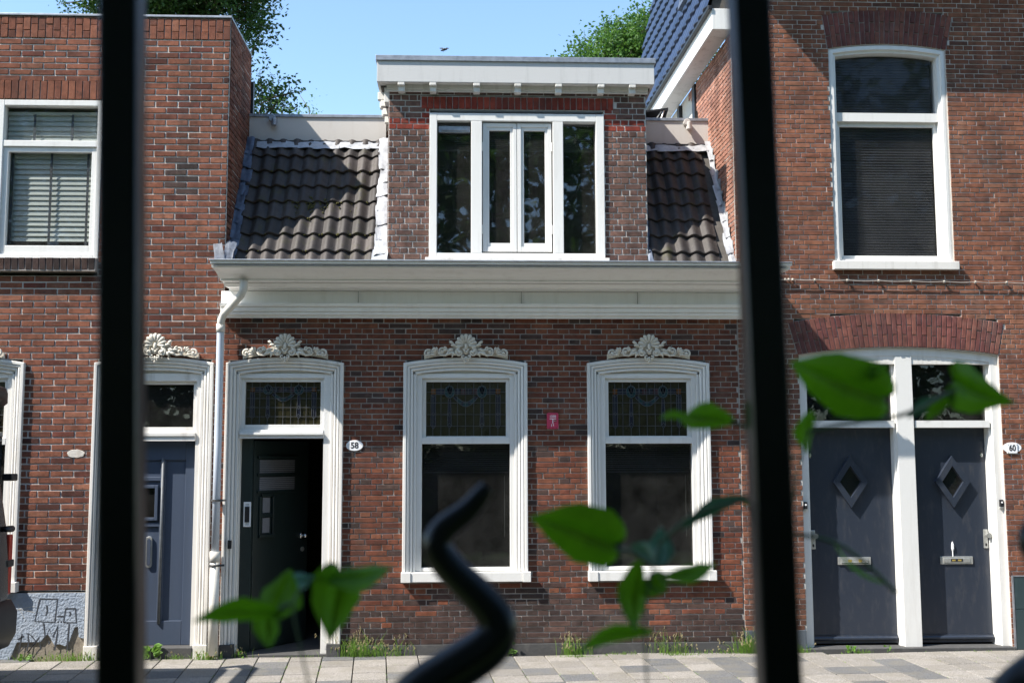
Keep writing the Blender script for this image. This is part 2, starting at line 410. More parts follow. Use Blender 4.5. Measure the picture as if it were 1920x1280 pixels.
def arch_bricks(fr, xb0, xb1, xt0, xt1, zb, riseb, zt, riset, n, mm, par, split=True):
    res = []; g = .004/abs(xb1-xb0)
    for i in range(n):
        ua, ub = i/n+g, (i+1)/n-g
        def P(u, s):
            xb = xb0+(xb1-xb0)*u; xt = xt0+(xt1-xt0)*u
            z0 = arch_z(xb, xb0, xb1, zb, riseb) if riseb else zb; z1 = arch_z(xt, xt0, xt1, zt, riset) if riset else zt
            return (xb+(xt-xb)*s, z0+(z1-z0)*s)
        cuts = [0, .64 if i % 2 else .36, 1] if split else [0, 1]
        for s0, s1 in zip(cuts, cuts[1:]):
            e = .012
            res.append(dict(fr=fr, quad=[P(ua, s0+e), P(ub, s0+e), P(ub, s1-e), P(ua, s1-e)], m=mm, par=par, proud=.008))
    return res

# ================================================================ THE SETTING
gd = MB(); gd.box(-150, 150, -150, 150, -1.2, -.16).build('ground', grass_g, kind='structure')
rd = MB(); rd.box(-60, 60, -8.2, -2.75, -.4, -.13).build('road', asphalt, kind='structure')
fp = MB(); fp.box(-60, 60, -9.2, -8.2, -.4, -.02).build('verge', soil, kind='structure')
kb = MB()
for i in range(-30, 31): kb.box(i*1.0+.004, i*1.0+.996, -2.75, -2.62, -.4, -.045)
kb.build('kerb', cement, kind='structure')
PS = .012                                  # the pavement falls slightly towards the road
def pz(y): return PS*y
pv = MB(); pv.add([(-60,-2.62,pz(-2.62)-.022),(60,-2.62,pz(-2.62)-.022),(60,.1,-.022),(-60,.1,-.022),(-60,-2.62,-.4),(60,-2.62,-.4),(60,.1,-.4),(-60,.1,-.4)],
       [(0,1,2,3),(0,4,5,1),(1,5,6,2),(2,6,7,3),(3,7,4,0)])
pavement = pv.build('pavement', soil, kind='structure')
# pavers, one mesh each size, laid in a grid turned 4.5 degrees
pm = MB(); h = .1455
pm.add([(-h,-h,-.03),(h,-h,-.03),(h,h,-.03),(-h,h,-.03),(-h,-h,-.004),(h,-h,-.004),(h,h,-.004),(-h,h,-.004),(-h+.004,-h+.004,0),(h-.004,-h+.004,0),(h-.004,h-.004,0),(-h+.004,h-.004,0)],
       [(0,1,5,4),(1,2,6,5),(2,3,7,6),(3,0,4,7),(4,5,9,8),(5,6,10,9),(6,7,11,10),(7,4,8,11),(8,9,10,11)])
def mesh_of(mb, m, name):
    me = bpy.data.meshes.new(name); me.from_pydata(mb.v, [], mb.f)
    for mm in (m if isinstance(m, list) else [m]): me.materials.append(mm)
    me.polygons.foreach_set('material_index', mb.m)
    at = me.attributes.new('tone', 'FLOAT', 'FACE'); at.data.foreach_set('value', mb.t); return me
pmesh = [mesh_of(pm, pave_l, 'paver'), mesh_of(pm, pave_d, 'paver')]
ang = R(4.5); ca, sa = math.cos(ang), math.sin(ang); restp = MB(); pc = []
DC = (.905, -1.62)
for i in range(-32, 34):
    for k in range(-10, 4):
        gx, gy = i*.3, k*.3 + .02
        x = gx*ca - gy*sa; y = gx*sa + gy*ca
        if y > .0 or y < -2.42: continue
        if abs(x-DC[0]) < .3 and abs(y-DC[1]) < .13: pass
        dark = rnd.random() < .24
        pc.append((x, y, dark))
vis = [p for p in pc if -1.85 < p[1] < -.1 and -5.0 < p[0] < 6.2]; vis.sort(key=lambda p: abs(p[0]-.5)); keep = set(vis[:295])
for p in pc:
    x, y, dark = p; tz = rnd.uniform(-.002, .002)
    if p in keep: inst('paver', pmesh[dark], pavement, (x, y, pz(y)+tz), (PS+rnd.uniform(-.006,.006), rnd.uniform(-.006,.006), ang+rnd.uniform(-.006,.006)))
    else:
        vs_ = []
        for a, b, c in pm.v: vs_.append((x+a*ca-b*sa, y+a*sa+b*ca, pz(y)+tz+c))
        restp.add(vs_, pm.f, int(dark))
restp.build('paver_field', [pave_l, pave_d], pavement, kind='stuff')
# moss and sprouts in the joints near the wall
js = MB()
for _ in range(900):
    i = rnd.randint(-14, 18); gx = (i+.5)*.3; gy = rnd.uniform(-1.8, .1)
    if rnd.random() < .35: gx = rnd.uniform(-4.6, 5.8); gy = rnd.choice([.02+.15, .02-.15, .02-.45])
    x = gx*ca-gy*sa+rnd.gauss(0,.005); y = gx*sa+gy*ca+rnd.gauss(0,.005)
    if y > -.02 or math.sin(x*3.1+1)+math.sin(x*7.7)+math.sin(y*5+x) < -.2: continue
    for q in range(3):
        t = rnd.uniform(0, 6.28); l = rnd.uniform(.005,.022); z = pz(y)-.004
        js.add([(x-.002*math.sin(t), y+.002*math.cos(t), z), (x+.002*math.sin(t), y-.002*math.cos(t), z), (x+l*math.cos(t), y+l*math.sin(t), z+rnd.uniform(.004,.016))], [(0,1,2)])
js.build('joint_moss', weed_m, pavement, kind='stuff')

# ================================================================ shared builders
SUR = [(0,.02),(0,-.040),(.005,-.047),(.028,-.047),(.032,-.044),(.033,-.030),(.037,-.030),(.039,-.038),(.046,-.040),(.058,-.034),(.063,-.026),(.064,-.012),(.069,-.012),(.071,-.022),(.080,-.024),(.090,-.018),(.094,-.010),(.095,.006),(.100,.006),(.102,-.004),(.122,-.004),(.126,.004),(.126,.10)]
def surround(parent, x0, x1, z0, zc, rise, m, name='surround'):
    path = [(x0, z0)] + arch_pts(x0, x1, zc, rise) + [(x1, z0)]
    mb = MB(); mb.sweep(path, SUR); return mb.build(name, m, parent)
def tympanum(parent, x0, x1, z0, zc, rise, m, y=.05, name='tympanum'):
    pts = [(x0, z0), (x1, z0)] + arch_pts(x0, x1, zc, rise)[::-1]
    mb = MB(); mb.prism(pts, y, y+.06); return mb.build(name, m, parent)
def ring(mb, x0, x1, z0, z1, wd, y0, y1, wt=None, wb=None):
    wt = wd if wt is None else wt; wb = wd if wb is None else wb
    mb.box(x0, x0+wd, y0, y1, z0, z1); mb.box(x1-wd, x1, y0, y1, z0, z1)
    mb.box(x0+wd, x1-wd, y0+.001, y1-.001, z1-wt, z1); mb.box(x0+wd, x1-wd, y0+.001, y1-.001, z0, z0+wb)
    return mb
def pane(parent, x0, x1, z0, z1, y, m=None, name='pane'):
    mb = MB(); mb.box(x0, x1, y, y+.006, z0, z1); return mb.build(name, m or glass, parent)
def blind(parent, x0, x1, z0, z1, y, pitch, m, tilt=35, wd=.025, tapes=(), cord=True):
    sm = MB(); hw = (x1-x0)/2; t = R(tilt); a = wd/2
    c, s = a*math.cos(t), a*math.sin(t)
    sm.add([(-hw,-c,-s),(hw,-c,-s),(hw,0,.0015),(-hw,0,.0015),(hw,c,s),(-hw,c,s)], [(0,1,2,3),(3,2,4,5)])
    me = mesh_of(sm, m, 'slat'); n = int((z1-z0)/pitch)
    for i in range(n): inst('slat', me, parent, ((x0+x1)/2, y, z1-pitch*(i+.5)+rnd.uniform(-.001,.001)), (rnd.uniform(-.04,.04), rnd.uniform(-.002,.002), 0))
    for u in tapes:
        MB().box(u-.012, u+.012, y-a-.004, y-a-.002, z0, z1).build('ladder_tape', tape, parent)
    MB().box(x0, x1, y-.02, y+.02, z1, z1+.03).box(x0, x1, y-.012, y+.012, z0-.012, z0).build('blind_rail', m, parent)
def stained(parent, x0, x1, z0, z1, y):
    w_, h_ = x1-x0, z1-z0
    U = lambda px: x0+w_*(px-130)/1400; V = lambda py: z1-h_*(py-155)/780
    xs = [130,250,390,535,680,822,965,1105,1250,1390,1530]; ys = [155,300,455,622,790,935]
    for i in range(10):
        for k in range(5):
            mb = MB(); e = rnd.uniform(-.0015,.0015)
            mb.add([(U(xs[i]), y+e, V(ys[k+1])), (U(xs[i+1]), y-e, V(ys[k+1])), (U(xs[i+1]), y+e*.5, V(ys[k])), (U(xs[i]), y-e*.5, V(ys[k])),
                    (U(xs[i]), y+.005, V(ys[k+1])), (U(xs[i+1]), y+.005, V(ys[k+1])), (U(xs[i+1]), y+.005, V(ys[k])), (U(xs[i]), y+.005, V(ys[k]))],
                   [(0,1,2,3),(7,6,5,4),(0,4,5,1),(1,5,6,2),(2,6,7,3),(3,7,4,0)])
            mb.build('stained_pane', sg_amber, parent)
    def colp(poly, m):
        p = [(U(a), V(b)) for a, b in poly]; mb = MB(); mb.prism(p[::-1] if (p[1][0]-p[0][0])*(p[2][1]-p[0][1])-(p[1][1]-p[0][1])*(p[2][0]-p[0][0]) < 0 else p, y-.006, y-.002); mb.build('coloured_pane', m, parent)
    colp([(215,335),(215,790),(255,830),(295,790),(295,335)], sg_blue); colp([(1350,335),(1350,790),(1390,830),(1435,790),(1435,335)], sg_blue)
    for cx in (540, 1110):
        colp([(cx-20,400),(cx-38,780),(cx,830),(cx+38,780),(cx+20,400)], sg_blue)
        colp([(cx+88*math.cos(2*math.pi*k/16), 295+88*math.sin(2*math.pi*k/16)) for k in range(16)], sg_teal)
        colp([(cx+50*math.cos(2*math.pi*k/12), 275+52*math.sin(2*math.pi*k/12)) for k in range(12)], sg_blue)
    colp([(305,255),(445,255),(445,330),(305,330)], sg_blue); colp([(1210,250),(1345,250),(1345,325),(1210,325)], sg_blue)
    for a in (640, 740, 840, 940): colp([(a,250),(a+88,250),(a+88,332),(a,332)], sg_blue if a in (640, 840) else sg_plum)
    colp([(215,255),(295,255),(295,330),(215,330)], sg_orange); colp([(1355,250),(1435,250),(1435,325),(1355,325)], sg_orange)
    arc_o = [(610+430*k/10, 375+135*math.sin(math.pi*k/10)) for k in range(11)]; arc_i = [(650+350*k/10, 355+88*math.sin(math.pi*k/10)) for k in range(11)]
    for k in range(10): colp([arc_o[k], arc_o[k+1], arc_i[k+1], arc_i[k]], sg_teal if k % 3 else sg_blue)
    cm = MB(); r = .0028
    def ln(pts): cm.tube([(U(a), y-.009, V(b)) for a, b in pts], r, 4)
    for i, a in enumerate(xs[1:-1]):
        if i in (0, 8): ln([(a,155),(a,935)])
        elif i in (2, 6): ln([(a,155),(a,210)]); ln([(a,830),(a,935)])
        else: ln([(a,155),(a,935)])
    for b in ys[1:-1]: ln([(130,b),(1530,b)])
    for cx in (540, 1110):
        ln([(cx+88*math.cos(2*math.pi*k/16), 295+88*math.sin(2*math.pi*k/16)) for k in range(17)])
        ln([(cx-60,235),(cx-20,330),(cx+40,350)]); ln([(cx+60,230),(cx+30,330),(cx-30,360)]); ln([(cx-25,215),(cx+5,300),(cx+25,215)])
        ln([(cx-20,400),(cx-38,780),(cx,830),(cx+38,780),(cx+20,400)]); ln([(cx-30,622),(cx,590),(cx+30,622),(cx,655),(cx-30,622)]); ln([(cx-36,780),(cx,745),(cx+36,780)])
    for cx in (255, 1392):
        ln([(cx-40,335),(cx-40,790),(cx,830),(cx+40,790),(cx+40,335),(cx,375),(cx-40,335)]); ln([(cx-26,612),(cx,590),(cx+26,612),(cx,640),(cx-26,612)])
    ln([(215,250),(450,250)]); ln([(295,332),(450,332)]); ln([(630,250),(1030,250)]); ln([(630,332),(1030,332)]); ln([(1200,250),(1440,250)]); ln([(1200,328),(1350,328)])
    ln(arc_o); ln(arc_i)
    for a in (690, 780, 870, 960): ln([(a,250),(a,332)])
    cm.build('lead_came', lead_came, parent)
sg_amber = m_plain('amber_glass', (.018,.016,.007), .2, 0, .3, 8, .1, .6)
sg_blue = m_plain('blue_glass', (.012,.014,.03), .15, 0, .2, 8, .1, .6)
sg_teal = m_plain('teal_glass', (.012,.045,.055), .15, 0, .2, 8, .1, .6)
sg_plum = m_plain('plum_glass', (.05,.018,.025), .15, 0, .2, 8, .1, .6)
sg_orange = m_plain('orange_glass', (.13,.045,.01), .15, 0, .2, 8, .1, .6)
lead_came = m_plain('lead_came', (.08,.088,.10), .5, .3)

def crest(parent, cx, zb, m, s=1.0):
    """Stucco crest: scallop shell over a fleuron, with scrolled acanthus to both sides."""
    Y = -.055
    bk = MB(); pts = []
    for i in range(25):
        u = -1+2*i/24; pts.append((cx+u*.41*s, zb+.016 + .03*(1-u*u) + .075*math.exp(-(u/.42)**2)))
    bk.prism([(p[0], zb-.035+.05*(1-((p[0]-cx)/.41)**2)) for p in pts] + pts[::-1], Y+.01, .012)
    c = bk.build('crest', m, parent)
    def P(x, z, d=0): return (cx+x*s, Y-d, zb+z*s)
    sh = MB()
    for k in range(9):                                      # shell ribs
        a = R(-102+25.5*k); r0, r1 = .012, .098 if k in (0,8) else .105
        pr = [(math.sin(a)*r, math.cos(a)*r) for r in (r0, r0+.03, r0+.06, r1-.012, r1)]
        sh.tube([P(x, .103+z, .012+.016*math.sin(i*.8)) for i, (x, z) in enumerate(pr)], [.004*s, .010*s, .0165*s, .021*s, .010*s], 8)
    sh.ball(P(0,.118,-.005), .085*s, 14, 8, (1,.28,.78)); sh.build('shell', m, c, smooth=True)
    fl = MB()                                               # fleuron and pendant
    fl.ball(P(0,.085,.03), .018*s, sc=(.9,.8,1.9)); fl.ball(P(0,.028,.025), .018*s, sc=(1,.7,1.2))
    for q in (-1, 1):
        fl.tube([P(q*.006,.02,.03), P(q*.02,.055,.03), P(q*.034,.062,.03)], [.01*s,.009*s,.004*s], 7)
        sp = [P(q*(.028+.018*math.cos(t)*(1-i*.07)), -.014+.018*math.sin(t)*(1-i*.07), .028) for i, t in enumerate([R(-150+q*0+45*i) for i in range(8)])]
        fl.tube(sp, [.009*s]*7+[.006*s], 7)
        fl.ball(P(q*.02,-.045,.02), .013*s)
    fl.ball(P(0,-.03,.025), .014*s, sc=(.9,.8,1.6)); fl.ball(P(0,-.062,.022), .013*s, sc=(.9,.8,1.5))
    fl.build('fleuron', m, c, smooth=True)
    for q in (-1, 1):
        sc = MB()
        def spiral(x0, z0, r0, a0, turns, dirn, w0, d=.025, n=16):
            pts, rs = [], []
            for i in range(n+1):
                f = i/n; a = R(a0)+dirn*f*turns*2*math.pi; r = r0*(1-.72*f); pts.append(P(q*(x0+r*math.cos(a)), z0+r*math.sin(a), d+.008*f)); rs.append(w0*1.12*s*(1-.4*f))
            sc.tube(pts, rs, 7); sc.ball(P(q*(x0), z0, d+.012), w0*s*1.1)
        spiral(.066,.028,.040, 100,1.15,-1,.0125)           # inner volute
        spiral(.236,.040,.036, 190,1.1,-1,.0105)            # middle volute
        spiral(.372,.018,.037, 130,1.15,-1,.0115)           # end volute
        sc.tube([P(q*.10,.005,.02), P(q*.14,.028,.03), P(q*.17,.012,.03), P(q*.21,-.002,.028), P(q*.25,.003,.026), P(q*.275,.035,.02)], [.012*s,.015*s,.012*s,.010*s,.010*s,.007*s], 7)
        for i, (x, z, l, a, wd_) in enumerate([(.09,.085,.06,8,.013),(.12,.10,.055,35,.013),(.12,.055,.075,-25,.013),(.14,.035,.08,-38,.012),(.11,.03,.06,-62,.011),(.17,.048,.055,-12,.011),(.28,.03,.05,75,.009),(.29,.03,.055,52,.010),(.29,.022,.06,32,.010),(.30,.014,.06,14,.010),(.30,.0,.055,-6,.010),(.185,.055,.04,30,.010),(.075,.06,.05,-80,.010)]):
            ca_, sa_ = math.cos(R(a)), math.sin(R(a))
            sc.tube([P(q*(x+ca_*l*t), z+sa_*l*t+.012*math.sin(t*3), .014+.02*math.sin(t*2.6)) for t in (0,.35,.7,1)], [wd_*.6*s, wd_*1.2*s, wd_*1.1*s, wd_*.25*s], 6)
        sc.build('scroll', m, c, smooth=True)
    return c

# ================================================================ MIDDLE HOUSE
mid = thing('terraced_house', 'low brick house with white gutter cornice, roof dormer and dark green door standing ajar', 'house', (0,0,0), 'terraced houses along the street')
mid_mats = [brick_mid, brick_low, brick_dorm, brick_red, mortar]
XL, XR = -2.36, 2.71
D0, D1 = -2.324, -1.186; W10, W11 = -.604, .61; W20, W21 = 1.199, 2.412
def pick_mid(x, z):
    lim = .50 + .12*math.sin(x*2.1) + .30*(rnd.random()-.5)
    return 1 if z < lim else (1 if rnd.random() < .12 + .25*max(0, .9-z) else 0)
ex = [rect_x(D0+.03, D1-.03, -.1, 2.82), rect_x(W10+.03, W11-.03, .70, 2.82), rect_x(W20+.03, W21-.03, .70, 2.82)]
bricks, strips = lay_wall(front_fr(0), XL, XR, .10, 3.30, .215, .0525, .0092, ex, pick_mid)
midwall = mortar_wall(strips, front_fr(0), .22, 'wall', mortar_dark, mid)
for b in bricks: b['par'] = midwall
MB().box(XL, D0+.03, -.012, .2, -.02, .10).box(D1-.03, XR, -.012, .2, -.02, .10).build('plinth', cement, mid, bev=.005)
# dormer
DX0, DX1, DY = -.777, 1.834, .05
def pick_d(x, z):
    if z > 5.18 and z < 5.39 and (x < -.34 or x > 1.39): return 3 if (z < 5.30) else (3 if -.47 < x < 1.5 else 2)
    return 2
exd = [rect_x(-.362, 1.401, 3.5, 5.385), rect_x(-.455, 1.505, 5.385, 5.515)]
bd, sd = lay_wall(front_fr(DY), DX0, DX1, 3.60, 5.65, .165, .0600, .011, exd, pick_d)
dormer = mortar_wall(sd, front_fr(DY), .2, 'dormer_wall', mortar, mid)
for b in bd: b['par'] = dormer
bd += arch_bricks(front_fr(DY), -.449, 1.503, -.449, 1.503, 5.386, 0, 5.512, 0, 31, 3, dormer, split=False)
MB().box(-.455, 1.505, DY+.004, DY+.2, 5.38, 5.52).build('lintel', mortar, dormer)
# dormer sides
for sx, xx in ((-1, DX0), (1, DX1)):
    fr = (lambda u, v, d, xx=xx, sx=sx: (xx-sx*d, DY+.02+u, v))
    bs, ss = lay_wall(fr, 0, 2.0, 3.60, 5.65, .165, .06, .011, [], pick_d)
    p = mortar_wall(ss, fr, .12, 'dormer_cheek', mortar, mid)
    for b in bs: b['par'] = p; b['side'] = 1
    bd += bs
finish_bricks(bricks+bd, mid_mats, None, 300)
# dormer roof: cap, fascia, soffit, modillions
EX0, EX1, EY = -.888, 1.904, -.09
df = MB(); df.box(EX0, EX1, EY, EY+.03, 5.617, 5.835).box(EX0, EX0+.03, EY+.03, 4.5, 5.617, 5.835).box(EX1-.03, EX1, EY+.03, 4.5, 5.617, 5.835)
fas = df.build('dormer_fascia', zinc_fascia, mid, bev=.003)
MB().box(EX0-.014, EX1+.014, EY-.018, 4.5, 5.832, 5.886).build('roof_edge_trim', zinc, fas, bev=.004)
MB().box(EX0+.03, EX1-.03, EY+.03, DY, 5.622, 5.645).box(EX0+.03, DX0-.005, DY, 4.5, 5.622, 5.645).box(DX1+.005, EX1-.03, DY, 4.5, 5.622, 5.645).build('soffit', white_old, fas)
MB().box(DX0-.02, DX1+.02, DY-.045, DY, 5.575, 5.62).box(DX0-.02, DX1+.02, DY-.03, DY, 5.555, 5.575).box(DX0-.045, DX0, DY, 2, 5.45, 5.62).build('bed_moulding', white_old, fas, bev=.004)
def bracket(x, y, side=0):
    mb = MB()
    if not side: mb.box(x-.035, x+.035, EY+.002, DY-.02, 5.585, 5.63).box(x-.033, x+.033, EY+.035, DY-.02, 5.53, 5.585)
    else: mb.box(EX0-.012, DX0, y-.035, y+.035, 5.52, 5.60).box(EX0+.02, DX0, y-.033, y+.033, 5.45, 5.52)
    mb.build('bracket', white_flaky, fas, bev=.006)
for x in (-.646, -.329, .11, .524, .936, 1.365, 1.682): bracket(x, 0)
for y in (.22, .50, .78, 1.1): bracket(0, y, 1)
MB().box(EX0+.03, EX1-.03, DY, 4.5, 5.60, 5.62).build('dormer_ceiling', dark_in, mid)
# dormer window
dw = MB(); y0, y1 = DY-.03, DY+.09
dw.box(-.362, -.288, y0, y1, 3.855, 5.336).box(1.318, 1.401, y0, y1, 3.855, 5.336).box(-.288, 1.318, y0+.001, y1, 5.258, 5.336).box(-.288, 1.318, y0+.001, y1, 3.855, 3.905)
dw.box(.055, .165, y0+.002, y1, 3.905, 5.258).box(.880, .985, y0+.002, y1, 3.905, 5.258)
dwin = dw.build('dormer_window', white, mid, bev=.004)
MB().box(-.40, 1.44, DY-.06, DY+.02, 3.80, 3.856).build('window_sill', white_old, dwin, bev=.004)
pane(dwin, -.288, .055, 3.905, 5.258, DY+.06, glass_mirror); pane(dwin, .985, 1.318, 3.905, 5.258, DY+.06, glass_mirror)
MB().box(-.275, .045, DY+.02, DY+.055, 5.15, 5.215).box(-.245, .02, DY+.008, DY+.02, 5.165, 5.195).build('vent', zinc, dwin, bev=.003)
for a, b in ((.172, .516), (.522, .868)):
    cs = MB(); ring(cs, a, b, 3.925, 5.245, .038, DY+.0, DY+.045, .04, .05); ring(cs, a+.038, b-.038, 3.975, 5.205, .028, DY+.012, DY+.045, .034, .04)
    k = cs.build('casement', white, dwin, bev=.003)
    pane(dwin, a+.066, b-.066, 4.015, 5.171, DY+.035, glass_mirror)
for x in (.172, .868):
    for z in (4.15, 5.0): MB().tube([(x, DY-.004, z-.045), (x, DY-.004, z+.045)], .007, 8).build('hinge', white, dwin)
for a, b in ((-.27, .04), (.25, .44), (.6, .79), (1.0, 1.30)): blind(dwin, a, b, 5.0, 5.2, DY+.14, .02, slat_grey, 50)
# red wing walls behind: interiors
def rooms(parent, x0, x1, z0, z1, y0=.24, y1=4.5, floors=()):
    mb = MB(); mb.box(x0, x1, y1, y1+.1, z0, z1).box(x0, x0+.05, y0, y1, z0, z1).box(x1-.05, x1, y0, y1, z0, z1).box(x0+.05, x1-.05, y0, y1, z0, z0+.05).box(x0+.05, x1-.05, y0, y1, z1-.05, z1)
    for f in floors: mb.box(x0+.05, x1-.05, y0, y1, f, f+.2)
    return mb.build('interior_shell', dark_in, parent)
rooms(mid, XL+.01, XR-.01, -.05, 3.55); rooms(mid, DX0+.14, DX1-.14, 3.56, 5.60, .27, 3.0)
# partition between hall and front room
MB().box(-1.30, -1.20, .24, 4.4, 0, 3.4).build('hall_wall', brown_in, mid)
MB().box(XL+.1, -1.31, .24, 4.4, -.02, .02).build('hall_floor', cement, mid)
# cornice
prof = [(0,3.24),(-.055,3.24),(-.06,3.264),(-.085,3.268),(-.09,3.290),(-.082,3.294),(-.105,3.30),(-.11,3.335),(-.100,3.338),(-.132,3.345),(-.14,3.372),(-.075,3.378),(-.07,3.500),(-.095,3.504),(-.10,3.520),(-.25,3.522),(-.26,3.535),(-.275,3.552),(-.262,3.556),(-.33,3.562),(-.335,3.572),(-.325,3.576),(-.365,3.596),(-.40,3.622),(-.44,3.64),(-.485,3.65),(-.50,3.657),(-.505,3.685),(-.53,3.69),(-.532,3.712),(-.49,3.712)]
prof = [(y if y > -.2 else -.2+(y+.2)*1.25, z-(.008 if y < -.2 else 0)) for y, z in prof]
cx0, cx1 = XL+.035, XR+.02
cn = MB()
def extr(pr, x0f, x1f, mb):
    b = len(mb.v); n = len(pr)
    for y, z in pr: mb.v.append((x0f(y), y, z))
    for y, z in pr: mb.v.append((x1f(y), y, z))
    for i in range(n-1): mb.f.append((b+i+1, b+i, b+n+i, b+n+i+1)); mb.m.append(0); mb.t.append(.5)
    mb.f.append(tuple(b+i for i in range(n))); mb.m.append(0); mb.t.append(.5)
    mb.f.append(tuple(b+n+i for i in range(n))[::-1]); mb.m.append(0); mb.t.append(.5)
extr(prof[:13], lambda y: XL-.02, lambda y: 2.97, cn)
cornice = cn.build('cornice', white_cornice_bounce, mid)
cg = MB(); extr([(0,3.504)]+prof[13:]+[(-.56,3.66),(0,3.66)], lambda y: -2.30-.06*max(0, (-y-.25)/.28)**.7 if y < -.25 else -2.30, lambda y: 2.90+.16*max(0, (-y-.28)/.25)**.8 if y < -.28 else 2.9, cg)
cg.build('gutter', white_cornice_bounce, cornice)
gt = MB(); gt.box(-2.38, 3.10, -.632, -.60, 3.703, 3.717).box(-2.34, 3.05, -.60, -.02, 3.662, 3.67)
gt.build('gutter_lip', zinc, cornice, bev=.003)
MB().box(2.86, 3.04, -.1, -.005, 3.74, 3.84).build('lead_cap', lead_white, cornice, bev=.006)
# small cracks between cornice boards
for x in (-1.05, .55, 1.7): MB().box(x, x+.003, -.088, -.079, 3.385, 3.50).build('board_joint', cement, cornice)
# ---- tiled roof (two patches) with shared tile mesh
def tile_mesh(wd, ln, m, amp=.036, waves=2, th=.022, name='roof_tile'):
    mb = MB(); n = 8*waves; top = []
    def hgt(f):
        t = (f*waves) % 1.0; return amp*(.5-.5*math.cos(2*math.pi*(t**.8 if t > 0 else 0)))
    vs_ = []
    for r_, (yy, zz) in enumerate(((0, th), (0.01, th+.004), (ln, .0))):
        for i in range(n+1): vs_.append((-wd/2+wd*i/n, yy, zz+hgt(i/n)))
    b0 = len(vs_)
    for i in range(n+1): vs_.append((-wd/2+wd*i/n, .002, hgt(i/n)*.9-.004))
    fs = []
    for r_ in range(2):
        for i in range(n): fs.append((r_*(n+1)+i, r_*(n+1)+i+1, (r_+1)*(n+1)+i+1, (r_+1)*(n+1)+i))
    for i in range(n): fs.append((b0+i, b0+i+1, i+1, i))
    mb.add(vs_, fs); me = mesh_of(mb, m, name); me.polygons.foreach_set('use_smooth', [True]*n*2+[False]*n); return me
SL = math.atan2(1.57, .97); RY0, RZ0 = .0, 3.72
TW, TE = .295, .227; tm = tile_mesh(TW+.004, TE+.05, tile_m)
def roof_patch(x0, x1, par_name):
    n = MB(); c, s = math.cos(SL), math.sin(SL)
    n.add([(x0, RY0, RZ0-.02), (x1, RY0, RZ0-.02), (x1, .98, RZ0+1.57), (x0, .98, RZ0+1.57), (x0, 1.1, RZ0), (x1, 1.1, RZ0), (x1, 1.1, 5.29), (x0, 1.1, 5.29)], [(0,1,2,3),(4,7,6,5),(0,3,7,4),(1,5,6,2),(3,2,6,7),(0,4,5,1)])
    return n.build(par_name, dark_in, mid)
def lay_tiles(par, x0, x1, phase=0):
    rows = 8; c, s = math.cos(SL), math.sin(SL)
    for r_ in range(rows):
        d = r_*TE
        x = x0+TW/2-phase
        while x - TW/2 < x1-.08:
            sc = 1.0; xc = x
            if x+TW/2 > x1+.02: sc = .5; xc = x-TW/4; 
            me = tm if sc == 1 else tmh
            inst('roof_tile', me, par, (xc+rnd.uniform(-.003,.003), RY0+d*c-.004, RZ0+d*s+rnd.uniform(-.002,.003)), (SL+rnd.uniform(-.025,.02)-.03, rnd.uniform(-.018,.018), rnd.uniform(-.014,.014)))
            x += TW
tmh = tile_mesh(TW/2, TE+.05, tile_m, waves=1)
rl = roof_patch(XL+.0, DX0, 'roof_slope'); lay_tiles(rl, XL+.03, DX0-.03)
rr = roof_patch(DX1, XR, 'roof_slope'); lay_tiles(rr, DX1+.0, XR-.02)
# moss on the tiles
ms = MB()
for _ in range(260):
    u, v = rnd.gauss(-1.56, .14), rnd.gauss(.86, .05)
    if rnd.random() < .45: u = rnd.uniform(-2.3, -.85); v = rnd.choice([1,2,3,4,5,6])*TE + rnd.uniform(-.005,.012)
    y = RY0+v*math.cos(SL); z = RZ0+v*math.sin(SL); ms.ball((u, y-.028, z+.012), rnd.uniform(.004,.013), 5, 4)
ms.build('roof_moss', m_plain('moss', (.06,.055,.012), 1, 0, .4, 40, .4), rl, kind='stuff')
# white upstands with metal trims behind the slope
for a, b, sp in ((XL+.005, DX0-.095, -2.10), (DX1+.005, XR-.01, 2.44)):
    mb = MB(); mb.box(a, b, 1.0, 4.4, 5.28, 5.577); u = mb.build('flat_roof_fascia', cream, mid)
    MB().box(a-.001, b+.001, .985, 4.4, 5.577, 5.61).build('roof_edge_trim', zinc, u, bev=.003)
    MB().box(a, b, .95, 1.0, 5.24, 5.305).build('black_strip', black_pl, u)
    s_ = MB(); s_.tube([(sp, 1.01, 5.55), (sp, .93, 5.55)], .038, 12); s_.tube([(sp+.02, .95, 5.55), (sp+.02, .95, 5.47)], .030, 12)
    s_.build('overflow_spout', cream if sp > 0 else zinc, u, bev=.004)
